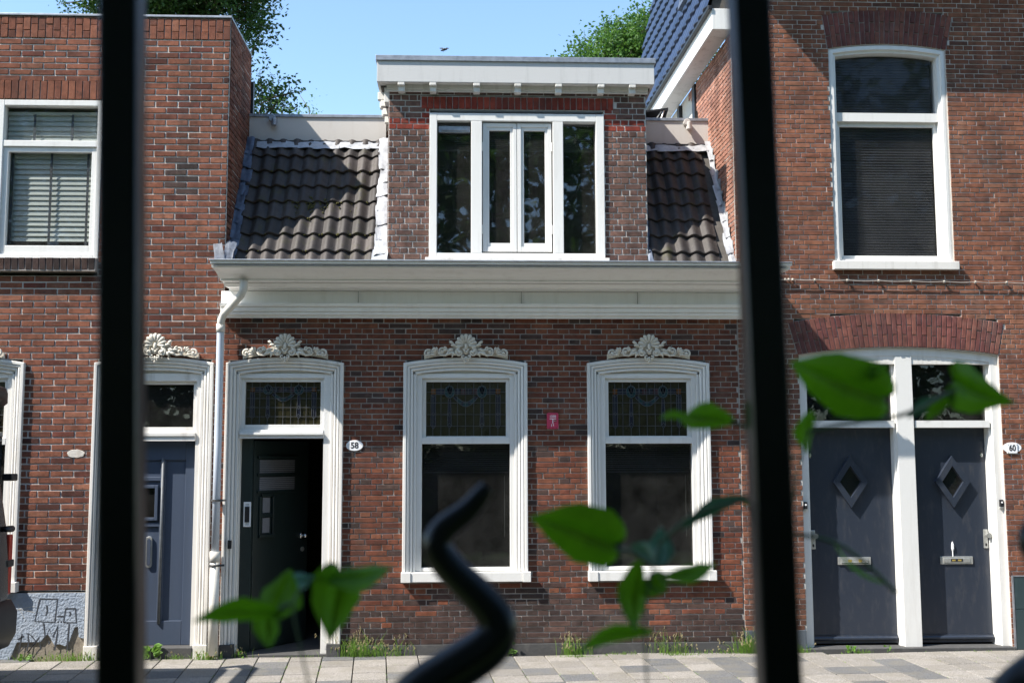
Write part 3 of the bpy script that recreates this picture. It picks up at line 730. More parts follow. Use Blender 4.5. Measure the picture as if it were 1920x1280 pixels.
# lead flashings in overlapping sheets
def sheet(pts, m, par, name='flashing', th=.004):
    mb = MB(); nx, nz = 4, 4; a, b, c, d = [Vector(p) for p in pts]; vs_ = []; nn = (b-a).cross(d-a).normalized()
    for j in range(nz+1):
        for i in range(nx+1):
            u, v = i/nx, j/nz; p = a.lerp(b, u).lerp(d.lerp(c, u), v); vs_.append(p + nn*rnd.uniform(-.009,.009) + Vector((rnd.uniform(-.006,.006),0,rnd.uniform(-.006,.006))))
    m1 = len(vs_); vs_ += [v - nn*th for v in vs_]; fs = []
    for j in range(nz):
        for i in range(nx):
            q = j*(nx+1)+i; fs.append((q,q+1,q+nx+2,q+nx+1)); fs.append((m1+q+nx+1,m1+q+nx+2,m1+q+1,m1+q))
    mb.add(vs_, fs); return mb.build(name, m, par, smooth=True)
def flash_run(x_in, x_out, par, m, n=9, wob=.02):
    for i in range(n):
        d0 = i*1.83/n-.02; d1 = (i+1)*1.83/n+.035; c, s = math.cos(SL), math.sin(SL); o = .05+rnd.uniform(0,.008)
        P_ = lambda x, d, k=0: (x, RY0+d*c-o*s-k, RZ0+d*s+o*c)
        xo0, xo1 = x_out+rnd.uniform(-wob,wob), x_out+rnd.uniform(-wob,wob)
        a, b = (x_in, xo0), (x_in, xo1)
        lo = P_(x_in, d0, .012); lo2 = P_(xo0, d0-.03, .012); hi = P_(x_in, d1); hi2 = P_(xo1, d1)
        sheet([lo, lo2, hi2, hi] if x_in < x_out else [lo2, lo, hi, hi2], m, par)
flash_run(XL-.0, XL+.095, rl, lead); flash_run(DX0, DX0-.14, rl, lead_white)
flash_run(XR, XR-.07, rr, lead_white, 8); flash_run(DX1, DX1+.05, rr, lead, 7, .03)
for a, b, par in ((XL+.1, DX0-.1, rl), (DX1+.02, XR-.02, rr)):
    x = a; c, s = math.cos(SL), math.sin(SL)
    while x < b-.05:
        x2 = min(b, x+rnd.uniform(.22,.34)); d = 1.70
        P_ = lambda xx, dd, o: (xx, RY0+dd*c-o*s, RZ0+dd*s+o*c)
        sheet([P_(x, d+rnd.uniform(-.02,.012), .058), P_(x2+.02, d+rnd.uniform(-.02,.012), .058), P_(x2+.02, 1.82, .03), P_(x, 1.82, .03)], lead_white, par); x = x2
lead_dark = m_plain('tarnished_lead', (.075,.09,.12), .6, 0, .5, 30, .8)
sheet([(-2.40,-.30,3.74),(-2.29,-.30,3.72),(-2.35,-.24,3.95),(-2.44,-.22,3.93)], lead_dark, rl)
sheet([(-2.36,-.12,3.80),(-2.28,-.12,3.78),(-2.26,.02,4.0),(-2.36,.02,4.02)], lead_dark, rl)
# stepped lead on the right house's side above the slope
# ---- ground floor windows
def low_window(x0, x1, z0=.785, parent=mid, sgl=True, m=white):
    xi0, xi1 = x0+.126, x1-.126
    f = MB(); f.box(xi0, xi0+.055, .02, .12, z0, 2.70).box(xi1-.045, xi1, .02, .12, z0, 2.70).box(xi0+.055, xi1-.045, .021, .12, 2.655, 2.70).box(xi0+.055, xi1-.045, .018, .12, 2.012, 2.075).box(xi0+.055, xi1-.045, .03, .12, z0, z0+.034)
    ring(f, xi0+.055, xi1-.045, 2.075, 2.655, .038, .045, .10, .035, .012)
    wn = f.build('window', m, parent, bev=.003)
    surround(wn, x0, x1, z0, 2.80, .055, m); tympanum(wn, xi0-.002, xi1+.002, 2.69, 2.69, .055, m, .045)
    sl_ = MB(); sl_.box(x0-.008, x0+.085, -.088, .0, z0-.095, z0).box(x0+.085, x1-.055, -.078, .03, z0-.092, z0-.003).box(x1-.055, x1+.025, -.088, .0, z0-.095, z0)
    sl_.build('window_sill', m, wn, bev=.004)
    if sgl: stained(wn, xi0+.093, xi1-.083, 2.087, 2.62, .085)
    else: pane(wn, xi0+.093, xi1-.083, 2.087, 2.62, .085, glass)
    pane(wn, xi0+.055, xi1-.045, z0+.034, 2.012, .09, glass)
    return wn
for x0, x1 in ((W10, W11), (W20, W21)):
    wn = low_window(x0, x1); crest(wn, (x0+x1)/2+.004, 2.872, stucco)
    blind(wn, x0+.2, x1-.18, 1.74, 1.98, .17, .021, slat_dark, 25)
    MB().tube([(x1-.22, .15, 1.7), (x1-.22, .15, 1.1)], .003, 6).build('blind_wand', slat_light, wn)
# ---- front door of the middle house
f = MB(); xi0, xi1 = D0+.126, D1-.126
f.box(xi0, xi0+.012, .02, .14, .0, 2.70).box(xi1-.068, xi1, .02, .14, .0, 2.70).box(xi0+.012, xi1-.068, .021, .14, 2.655, 2.70).box(xi0+.012, xi1-.068, .005, .14, 2.068, 2.10).box(xi0+.012, xi1-.068, -.012, .14, 2.10, 2.125).box(xi0+.012, xi1-.068, .015, .14, 2.125, 2.152)
ring(f, xi0+.012, xi1-.068, 2.152, 2.655, .036, .045, .10, .035, .05)
dfr = f.build('door_frame', white, mid, bev=.003)
surround(dfr, D0, D1, .12, 2.80, .055, white_old); tympanum(dfr, xi0-.002, xi1+.002, 2.69, 2.69, .055, white, .045)
stained(dfr, -2.15, -1.412, 2.205, 2.618, .085); crest(dfr, -1.753, 2.872, stucco)
for a, b in ((D0-.004, D0+.13), (D1-.13, D1+.004)): MB().box(a, b, -.055, .1, -.02, .122).build('jamb_base', cement, dfr, bev=.006)
MB().box(D0+.13, D1-.13, -.03, .3, -.02, .022).build('threshold', cement, dfr, bev=.004)
MB().box(-2.185, -2.075, .12, .16, .02, 2.067).build('side_panel', door_green, dfr)
k = MB(); ring(k, -2.153, -2.083, 1.215, 1.455, .018, .105, .12); k.box(-2.137, -2.10, .116, .12, 1.235, 1.435); k.build('mail_slot', enamel, dfr, bev=.003)
MB().box(-2.14, -2.095, .10, .106, 1.26, 1.41).build('mail_flap', black_pl, dfr)
MB().box(-2.262, -2.226, -.075, -.05, 1.02, 1.10).tube([(-2.244,-.08,1.06),(-2.244,-.072,1.06)], .010, 10).build('doorbell', black_pl, dfr, bev=.003)
# open leaf
th = R(57); hx, hy = -2.07, .17
def dl(u, v, d): return (hx+u*math.cos(th)+d*math.sin(th), hy+u*math.sin(th)-d*math.cos(th), v)
def dbox(mb, u0, u1, v0, v1, d0, d1):
    c = [dl(u0,v0,d1), dl(u1,v0,d1), dl(u1,v0,d0), dl(u0,v0,d0), dl(u0,v1,d1), dl(u1,v1,d1), dl(u1,v1,d0), dl(u0,v1,d0)]
    return mb.add(c, [(0,1,5,4),(1,2,6,5),(2,3,7,6),(3,0,4,7),(4,5,6,7),(3,2,1,0)])
lf = MB(); dbox(lf, 0, .80, .03, 2.05, -.04, 0); leaf = lf.build('door_leaf', door_green, dfr, bev=.003)
fr_ = MB()
for v0, v1 in ((1.73, 1.87), (1.56, 1.70)):
    dbox(fr_, .04, .60, v1, v1+.03, 0, .02)
    s_ = MB()
    for q in range(7): dbox(s_, .07, .58, v0+q*.019+.002, v0+q*.019+.015, 0, .009)
    s_.build('louvre_panel', slat_dark, leaf)
dbox(fr_, .04, .60, 1.535, 1.56, 0, .02); dbox(fr_, .07, .10, 1.13, 1.50, 0, .02); dbox(fr_, .25, .285, 1.13, 1.50, 0, .03); dbox(fr_, .07, .285, 1.10, 1.13, 0, .03); dbox(fr_, .10, .25, 1.50, 1.53, 0, .02); dbox(fr_, .10, .25, 1.30, 1.33, 0, .02)
fr_.build('panel_moulding', door_green, leaf, bev=.003)
for v0, v1 in ((1.135, 1.30), (1.33, 1.50)): pn = MB(); dbox(pn, .125, .225, v0+.01, v1-.01, 0, .006); pn.build('pane', slat_dark, leaf)
kn = MB(); kn.ball(dl(.72, 1.085, .045), .028, 12, 8); kn.tube([dl(.72,1.085,0), dl(.72,1.085,.04)], .012); kn.tube([dl(.72,1.085,0), dl(.72,1.085,.008)], .036, 16)
kn.build('knob', chrome, leaf, smooth=True); k2 = MB(); k2.tube([dl(.72,.95,0), dl(.72,.95,.012)], .024, 14); k2.build('lock', steel, leaf)
# ---- rain pipe
pp = MB(); path = [(-2.10,-.40,3.55),(-2.10,-.40,3.47),(-2.13,-.36,3.42),(-2.24,-.25,3.33),(-2.33,-.16,3.265),(-2.362,-.125,3.21),(-2.368,-.115,3.12),(-2.368,-.115,2.0),(-2.368,-.115,.98)]
pp.tube(path, .036, 14)
pipe = pp.build('rain_pipe', m_paint('grey_blue_pipe_paint', (.50,.55,.62), .4, .4, (.3,.3,.3), (1,1,.3), 7, .2), mid, smooth=True)
MB().tube(path[:7], .0375, 14).build('pipe_elbow', white_flaky, pipe, smooth=True)
MB().tube([(-2.368,-.115,.99),(-2.368,-.115,.04)], .046, 14).build('lower_pipe', white_flaky, pipe, smooth=True)
MB().tube([(-2.368,-.115,1.0),(-2.368,-.115,.90)], .050, 14).build('collar', white_flaky, pipe, smooth=True)
MB().tube([(-2.368,-.115,3.09),(-2.368,-.115,3.17)], .042, 14).build('collar', white_flaky, pipe, smooth=True)
for z in (.86, 1.47): MB().tube([(-2.368,-.115,z),(-2.368,-.115,z+.018)], .053, 14).box(-2.33,-2.28,-.125,-.105,z,z+.018).box(-2.375,-2.36,-.07,.0,z,z+.018).build('pipe_clip', cement, pipe)

# ================================================================ LEFT HOUSE
lef = thing('terraced_house', 'taller red brick house at the left, slatted blinds upstairs, blue grey panelled door', 'house', (-4.5,0,0), 'terraced houses along the street')
LX = -2.365; LX0 = -7.2; LT = 6.28
LD0, LD1 = -3.588, -2.443; LW0, LW1 = -5.466, -4.252
exl = [rect_x(LD0+.03, LD1-.03, -.1, 2.82), rect_x(LW0+.03, LW1-.03, .71, 2.82), rect_x(-4.66, -3.60, 3.82, 5.62), rect_x(LX0, LX, 6.06, 6.3), rect_x(-5.2, -3.60, 3.66, 3.82), rect_x(-5.0, LD0+.02, 0, .616)]
def pick_left(x, z):
    if (abs(x+2.78) < .10 and 4.50 < z < 4.83): return 2
    return 1 if rnd.random() < (.08 if z > 3.3 else .16) else 0
lm = [brick_left, m_brick('dark_red_brick', [(.07,.026,.02),(.12,.04,.028),(.16,.05,.035)], .3), brick_low]
bl, sl2 = lay_wall(front_fr(0), LX0, LX, 0, 6.30, .222, .0630, .0128, exl, pick_left, 'running')
lw = mortar_wall(sl2, front_fr(0), .22, 'wall', mortar, lef)
for b in bl: b['par'] = lw
bl += arch_bricks(front_fr(0), LX0, LX, LX0, LX, 6.055, 0, 6.275, 0, 66, 0, lw)
bl += arch_bricks(front_fr(0), -5.2, -3.60, -5.2, -3.60, 5.425, 0, 5.615, 0, 23, 0, lw, split=False)
MB().box(-5.2, -3.60, .004, .2, 5.42, 5.62).box(LX0, LX, .004, .22, 6.05, 6.28).build('lintel', mortar, lw)
fr = lambda u, v, d: (LX-d, .012+u, v)
bs, ss = lay_wall(fr, 0, 1.06, 3.4, 6.28, .222, .063, .0105, [], lambda x, z: 0, 'running')
sw = mortar_wall(ss, fr, .2, 'side_wall', mortar, lef)
for b in bs: b['par'] = sw; b['side'] = 1
# rowlock ledge under the window
for i in range(24):
    x = -5.2+i*.0667
    bl.append(dict(fr=(lambda u, v, d: (u, -.09+d+ (3.82-v)*.1, v)), quad=[(x+.004,3.70),(x+.062,3.70),(x+.062,3.815),(x+.004,3.815)], m=2, par=lw, proud=.01))
MB().box(-5.2, -3.60, -.085, .2, 3.69, 3.81).build('ledge', mortar_dark, lw)
finish_bricks(bl+bs, lm, None, 300)
MB().box(LX0, LX+.012, -.02, 1.06, 6.282, 6.305).build('coping', zinc, lef, bev=.004)
MB().box(LX0, LX-.012, .23, 4.6, 5.545, 5.60).build('flat_roof', dark_in, lef)
MB().box(LX-.03, LX+.03, 1.08, 1.14, 5.2, 6.0).build('rear_gutter', black_pl, lef)
rooms(lef, LX0, LX-.02, -.05, 5.54, .24, 4.5, (3.2,))
# oval scar where a number plate was, and a mossy scar
sc_ = MB(); pts = [(-3.74+.083*math.cos(t)*(1+.06*math.sin(7*t)), 1.925+.040*math.sin(t)*(1+.08*math.cos(9*t))) for t in [2*math.pi*i/26 for i in range(26)]]
sc_.prism(pts, -.012, .002).build('oval_scar', plaster, lef, bev=.003)
# plinth with graffiti
plp = MB()
edge = [(-5.0,0),(-4.28,.0),(-4.22,.16),(-4.0,.16),(-3.965,.21),(-3.93,.23),(-3.90,.18),(-3.87,.13),(-3.82,.14),(-3.77,.12),(-3.735,.16),(-3.715,.22),(-3.69,.29),(-3.655,.30),(-3.645,.2),(-3.60,.19)]
MB().box(-5.0, LD0, -.004, .2, -.05, .615).build('rubble_base', rubble, lef)
poly = [(x, z+.0) for x, z in edge] + [(-3.60,.612),(-5.0,.612)]
pl = plp.prism(poly, -.022, -.004).build('plinth', plinth_m, lef)
gm = m_plain('spray_paint', (.035,.04,.05), .7, 0, .3, 60)
def gp(px, py): return (-4.285+(px-175)*.000645, .607-(py-85)*.000645)    # drawing grid of the tag, in metres on the wall
def stroke(pts, wd, m=gm, name='graffiti_stroke'):
    P2 = [Vector(gp(*p)) for p in pts]; mb = MB(); vs_ = []; 
    for i, p in enumerate(P2):
        d = (P2[min(i+1,len(P2)-1)]-P2[max(i-1,0)]).normalized(); n_ = Vector((-d.y, d.x))*wd/2*(.8+.4*rnd.random()); vs_ += [(p.x+n_.x,-.0235,p.y+n_.y),(p.x-n_.x,-.0235,p.y-n_.y)]
    mb.add(vs_, [(2*i,2*i+1,2*i+3,2*i+2) for i in range(len(P2)-1)]); return mb
strokes = [[(590,160),(840,165),(815,500),(525,480),(585,165)],[(690,260),(700,330),(680,400)],[(845,415),(935,410)],[(965,305),(1105,300),(1125,505),(940,500),(965,305)],[(1025,350),(1040,380),(1020,410)],
 [(1022,520),(1015,700),(1005,930)],[(655,510),(685,720),(740,590),(790,715),(865,545),(850,700),(830,900)],[(350,660),(330,800),(310,935),(400,840)],[(290,740),(380,690)],[(430,905),(450,780),(435,660),(490,690),(560,780),(440,930),(600,710),(625,890)],[(735,770),(750,800),(730,810)]]
for s_ in strokes: stroke(s_, .0135).build('graffiti_stroke', gm, pl)
for px, py in ((860,492),(905,492),(400,915),(575,925)): c = gp(px, py); MB().disc(c, .008, -.0236, -.022, 10).build('graffiti_dot', gm, pl)
for s_ in ([(190,345),(300,300),(520,265)],[(270,230),(300,310),(380,440)],[(300,305),(520,355)]): stroke(s_, .003).build('chalk_scratch', plaster, pl)
# upstairs window of the left house
u = MB(); ring(u, -4.615, -3.60, 3.825, 5.415, .05, -.01, .1, .055, .04); u.box(-4.565, -3.65, -.005, .1, 4.945, 5.006); ring(u, -4.565, -3.65, 3.865, 4.943, .052, .012, .08, .05, .09)
lwin = u.build('window', white, lef, bev=.004)
pane(lwin, -4.565, -3.65, 5.006, 5.36, .06, glass_clear := m_glass('clear_glass', .88, .01, 0, 1.35)); pane(lwin, -4.513, -3.702, 3.955, 4.893, .05, glass_clear)
blind(lwin, -4.56, -3.655, 5.02, 5.29, .10, .052, slat_light, 74, .062, (-4.29,-3.92)); blind(lwin, -4.51, -3.705, 3.97, 4.90, .10, .052, slat_light, 74, .062, (-4.49,-4.11,-3.75))
# second window, mostly outside the picture
wl = low_window(LW0, LW1, .72, lef, True, white_old); crest(wl, -4.86, 2.872, stucco)
# left house door
f = MB(); xi0, xi1 = LD0+.126, LD1-.126
f.box(xi0, xi0+.05, .02, .14, .1, 2.70).box(xi1-.045, xi1, .02, .14, .1, 2.70).box(xi0+.05, xi1-.045, .021, .14, 2.625, 2.70).box(xi0+.05, xi1-.045, .005, .14, 2.043, 2.09).box(xi0+.05, xi1-.045, -.008, .14, 2.09, 2.125)
ring(f, xi0+.05, xi1-.045, 2.125, 2.625, .035, .05, .10, .03, .055)
lfr = f.build('door_frame', white_old, lef, bev=.003)
surround(lfr, LD0, LD1, .12, 2.80, .055, white_old); tympanum(lfr, xi0-.002, xi1+.002, 2.69, 2.69, .055, white_old, .045); crest(lfr, -3.0, 2.872, stucco)
pane(lfr, xi0+.085, xi1-.08, 2.18, 2.595, .085, glass_dim)
for a, b in ((LD0-.004, LD0+.13), (LD1-.13, LD1+.004)): MB().box(a, b, -.055, .1, -.02, .122).build('jamb_base', white_flaky, lfr, bev=.006)
MB().box(LD0+.13, LD1-.13, -.06, .3, -.03, .10).build('doorstep', cement, lfr, bev=.006)
dr = MB(); dx0, dx1 = xi0+.05, xi1-.045; dr.box(dx0, dx1, .12, .16, .10, 2.043)
ldoor = dr.build('door', door_grey, lfr)
q = MB(); q.box(dx0, dx0+.09, .10, .12, .10, 2.043).box(dx1-.105, dx1, .10, .12, .10, 2.043).box(dx0+.09, dx1-.105, .101, .12, 1.86, 2.043).box(dx0+.09, dx1-.105, .101, .12, .10, .33).box(-2.96, -2.91, .099, .12, .33, 1.86)
q.build('door_panelling', door_grey, ldoor, bev=.005)
MB().tube([(-2.935,.095,.30),(-2.935,.095,1.88)], .014, 10).build('bead', m_plain('bead_paint', (.09,.10,.11), .5), ldoor, smooth=True)
q = MB(); ring(q, -3.24, -2.975, 1.28, 1.62, .03, .085, .12); q.box(-3.27, -2.955, .10, .12, 1.66, 1.70).box(-3.27,-2.955,.10,.12,1.22,1.26); q.build('pane_moulding', door_grey, ldoor, bev=.004)
pane(ldoor, -3.21, -3.005, 1.31, 1.59, .11, glass_dim); MB().box(-3.215, -3.0, .118, .122, 1.30, 1.60).build('dark_backing', dark_in, ldoor)
q = MB(); pts = [(-3.05+.03*math.cos(t), (1.10 if math.sin(t) > 0 else .86)+.03*math.sin(t)) for t in [2*math.pi*i/20 for i in range(20)]]; q.prism(pts, .10, .122); q.build('letter_slot', steel, ldoor, bev=.004)
pts2 = [(-3.05+(x+3.05)*.6, .98+(z-.98)*.86) for x, z in pts]; MB().prism(pts2, .094, .10).build('letter_flap', door_grey, ldoor, bev=.002)

# ================================================================ RIGHT HOUSE
rig = thing('terraced_house', 'tall orange red brick house at right with two navy doors and blue tiled side roof', 'house', (4.8,0,0), 'terraced houses along the street')
RX0, RX1 = 2.715, 8.4
def arch_ex(x0, x1, zc, rise, z0):
    def f_(z):
        if z < z0: return None
        if z < zc: return (x0, x1)
        if z > zc+rise: return None
        w_ = (x1-x0)/2; r = (w_*w_+rise*rise)/(2*rise); hh = z-zc+(r-rise); k_ = math.sqrt(max(0, r*r-hh*hh)); return ((x0+x1)/2-k_, (x0+x1)/2+k_)
    return f_
def vous_ex(xb0, xb1, xt0, xt1, zb, zt, rt_):          # keeps coursed bricks out of a radial arch
    def f_(z):
        if z < zb or z > zt+rt_: return None
        if z <= zt:
            s = (z-zb)/(zt-zb); return (xb0+(xt0-xb0)*s-.004, xb1+(xt1-xb1)*s+.004)
        return arch_ex(xt0, xt1, zt, rt_, zb)(z)
    return f_
exr = [rect_x(3.725, 4.945, 3.745, 6.045), rect_x(3.325, 5.352, -.1, 2.885), vous_ex(3.72, 4.95, 3.67, 5.035, 6.045, 6.41, .06), vous_ex(3.315, 5.355, 3.225, 5.42, 2.885, 3.215, .095), rect_x(5.385, RX1, -.1, .70), rect_x(RX0, 3.325, -.1, .205)]
def pick_r(x, z): return 1 if (z < 2.6 and rnd.random() < .38) or rnd.random() < .1 else 0
rm = [brick_right, m_brick('brown_orange_brick', [(.12,.055,.04),(.16,.07,.048),(.19,.085,.056)], .25), brick_arch, brick_pale]
br_, sr = lay_wall(front_fr(0), RX0, RX1, 0, 7.3, .198, .0500, .0082, exr, pick_r)
rw = mortar_wall(sr, front_fr(0), .24, 'wall', mortar, rig)
for b in br_: b['par'] = rw
br_ += arch_bricks(front_fr(0), 3.72, 4.95, 3.67, 5.035, 6.048, .056, 6.41, .06, 25, 2, rw) + arch_bricks(front_fr(0), 3.315, 5.355, 3.225, 5.42, 2.889, .078, 3.215, .095, 42, 2, rw)
for a in ((3.72,4.95,3.67,5.035,6.045,.056,6.41,.06), (3.315,5.355,3.225,5.42,2.885,.078,3.215,.095)):
    bot = arch_pts(a[0], a[1], a[4], a[5]); top = arch_pts(a[2], a[3], a[6], a[7]); MB().prism(bot + top[::-1], .004, .2).build('arch_bed', mortar, rw)
# side wall above the low roofs; turns back slightly to the left
fr = lambda u, v, d: (RX0+.002-.028*u+d, u+.01, v)
bs, ss = lay_wall(fr, 0, 5.0, 3.4, 6.2, .198, .05, .0095, [lambda z: (1.15+(z-5.5)*1.1+.06*math.sin(z*31), 5.0) if z > 5.4 else None], lambda x, z: 3)
sw = mortar_wall(ss, fr, .2, 'side_wall', mortar, rig)
for b in bs: b['par'] = sw; b['side'] = 1
finish_bricks(br_+bs, rm, None, 300)
q = MB(); q.add([fr(1.05,5.3,.012), fr(5,5.3,.012), fr(5,6.22,.012), fr(1.05,6.22,.012), fr(1.05,5.3,.15), fr(5,5.3,.15), fr(5,6.22,.15), fr(1.05,6.22,.15)], [(3,2,1,0),(0,1,5,4),(1,2,6,5),(2,3,7,6),(3,0,4,7),(4,5,6,7)])
q.build('plastered_side', plaster, rig)
for u_ in (1.5, 2.3): q = MB(); a = [fr(u_,5.55,-.03), fr(u_+.12,5.55,-.03), fr(u_+.12,6.18,-.03), fr(u_,6.18,-.03), fr(u_,5.55,.05), fr(u_+.12,5.55,.05), fr(u_+.12,6.18,.05), fr(u_,6.18,.05)]; q.add(a, [(3,2,1,0),(0,1,5,4),(1,2,6,5),(2,3,7,6),(3,0,4,7),(4,5,6,7)]); q.build('dark_batten', black_pl, rig)
rooms(rig, RX0+.04, RX1, -.05, 6.1, .26, 5.0, (3.2,))
# side eave: soffit, fascia board, gutter
def sk(x, y, z): return (x-.028*y, y, z)
def skbox(mb, x0, x1, y0, y1, z0, z1):
    return mb.add([sk(x0,y0,z0),sk(x1,y0,z0),sk(x1,y1,z0),sk(x0,y1,z0),sk(x0,y0,z1),sk(x1,y0,z1),sk(x1,y1,z1),sk(x0,y1,z1)], [(0,1,5,4),(1,2,6,5),(2,3,7,6),(3,0,4,7),(4,5,6,7),(3,2,1,0)])
q = MB(); skbox(q, 2.50, 2.53, -.10, 5.0, 6.20, 6.42); skbox(q, 2.53, 2.71, -.10, -.07, 6.20, 6.42); eave = q.build('side_fascia', white, rig, bev=.003)
q = MB(); skbox(q, 2.53, 2.71, -.07, 5.0, 6.21, 6.23); q.build('soffit', white_old, eave)
q = MB(); skbox(q, 2.455, 2.50, -.12, 5.0, 6.40, 6.445); q.build('side_gutter', black_pl, eave, bev=.008)
# front cornice above the picture that shades the top of the facade
MB().box(2.55, RX1, -.56, -.012, 7.14, 7.25).box(2.58, RX1, -.45, -.012, 7.25, 7.5).build('front_cornice', white_old, rig)
# blue tiled steep side roof
rb = MB(); x_b, x_t = 2.50, 3.10; zb_, zt_ = 6.43, 9.3
rb.add([sk(x_b,-.06,zb_), sk(x_b,5.0,zb_), sk(x_t,5.0,zt_), sk(x_t,-.06,zt_), sk(2.7,-.06,zb_), sk(2.7,5.0,zb_), sk(x_t+.15,5.0,zt_), sk(x_t+.15,-.06,zt_)], [(0,3,2,1),(4,5,6,7),(0,4,7,3),(1,2,6,5),(3,7,6,2),(0,1,5,4)])
broof = rb.build('side_roof', dark_in, rig)
btm = tile_mesh(.206, .34, btile_m, .024, 1, .022, 'blue_tile'); slp = math.atan2(zt_-zb_, x_t-x_b); cnt = 0
for r_ in range(9):
    for k in range(26):
        y = .0+k*.203; d = r_*.29
        if y > 5.0: continue
        if 1.05 < y < 1.6 and .62 < d < 1.9: continue
        x = x_b + d*math.cos(slp); z = zb_ + d*math.sin(slp)+.01
        o = inst('blue_tile', btm, broof, sk(x-.02, y, z), (0,0,0)); o.rotation_euler = (Matrix.Rotation(R(-90)+.028, 3, 'Z') @ Matrix.Rotation(slp-.04, 3, 'X')).to_euler()
# roof light set in the blue tiles
q = MB()
def rl_(y, d, o): return sk(x_b+d*math.cos(slp)-o*math.sin(slp), y, zb_+d*math.sin(slp)+o*math.cos(slp))
def rlbox(mb, y0, y1, d0, d1, o0, o1):
    return mb.add([rl_(y0,d0,o0),rl_(y1,d0,o0),rl_(y1,d1,o0),rl_(y0,d1,o0),rl_(y0,d0,o1),rl_(y1,d0,o1),rl_(y1,d1,o1),rl_(y0,d1,o1)], [(0,1,5,4),(1,2,6,5),(2,3,7,6),(3,0,4,7),(4,5,6,7),(3,2,1,0)])
for a in ((1.05,1.11,.75,1.9),(1.59,1.65,.75,1.9),(1.05,1.65,.68,.75),(1.05,1.65,1.9,1.96)): rlbox(q, *a, .0, .10)
sky_l = q.build('roof_light', lead, broof); q = MB(); rlbox(q, 1.11, 1.59, .75, 1.9, .07, .08); q.build('pane', m_glass('sky_glass', .3, .01, .4), sky_l)
# stepped lead over the low roof along this wall
for i in range(9):
    d = .12+i*.17; z = RZ0+d*math.sin(SL); y = RY0+d*math.cos(SL)
    sheet([(RX0-.012-.028*y, y-.02, z+.02),(RX0-.012-.028*y, y+.20, z+.06),(RX0-.012-.028*y, y+.19, z+.30+rnd.uniform(-.03,.03)),(RX0-.012-.028*y, y-.0, z+.25+rnd.uniform(-.03,.03))][::-1], lead_white, rig)
# upstairs window
x0, x1, z0 = 3.728, 4.942, 3.835
path = [(x0, z0)] + arch_pts(x0, x1, 6.043, .053) + [(x1, z0)]
q = MB(); q.sweep(path, [(0,.2),(0,.012),(.02,.008),(.045,.008),(.05,.03),(.075,.035),(.08,.10),(.08,.2)]); q.box(x0+.08, x1-.08, .05, .15, 5.30, 5.39); q.box(x0+.08, x1-.08, .04, .15, z0, z0+.03)
rwin = q.build('window', white, rig)
q = MB(); ring(q, x0+.08, x1-.08, z0+.03, 5.30, .036, .09, .13, .045, .045); q.build('lower_sash', white, rwin, bev=.003)
q = MB(); inn = arch_pts(x0+.075, x1-.075, 5.98, .048); q.prism([(x0+.10,5.39),(x1-.10,5.39)]+[(min(max(p[0],x0+.10),x1-.10),p[1]-.02) for p in inn[::-1]], .11, .116); q.build('upper_pane', glass_soft, rwin)
pane(rwin, x0+.116, x1-.116, z0+.075, 5.255, .115, glass_soft)
MB().box(x0-.035, x1+.03, -.065, .1, 3.745, 3.83).build('window_sill', white_old, rwin, bev=.005)
blind(rwin, x0+.11, x1-.11, 5.41, 5.96, .15, .028, slat_dark, 62, .030); blind(rwin, x0+.12, x1-.12, 3.93, 5.25, .15, .028, slat_dark, 62, .030)
# the two doors and their shared frame
F0, F1 = 3.318, 5.354
q = MB(); path = [(F0, .03)] + arch_pts(F0, F1, 2.883, .077, 20) + [(F1, .03)]
q.sweep(path, [(0,.2),(0,.035),(.075,.035),(.08,.045),(.08,.075),(.10,.08),(.105,.2)])
q.box(4.306, 4.474, .03, .18, .03, 2.88).box(4.285, 4.306, .08, .18, .03, 2.83).box(4.474, 4.495, .08, .18, .03, 2.83).box(F0+.1, 4.285, .045, .18, 2.165, 2.235).box(4.495, F1-.1, .045, .18, 2.165, 2.235)
dfm = q.build('door_frame', white, rig)
pts = [(F0+.08, 2.80),(F1-.08, 2.80)]+[(p[0], p[1]-.075) for p in arch_pts(F0+.08, F1-.08, 2.885, .076, 20)[::-1]]
q = MB(); q.prism([(x, max(z, 2.80)) for x, z in pts], .04, .16); q.build('arched_head', white_old, dfm)
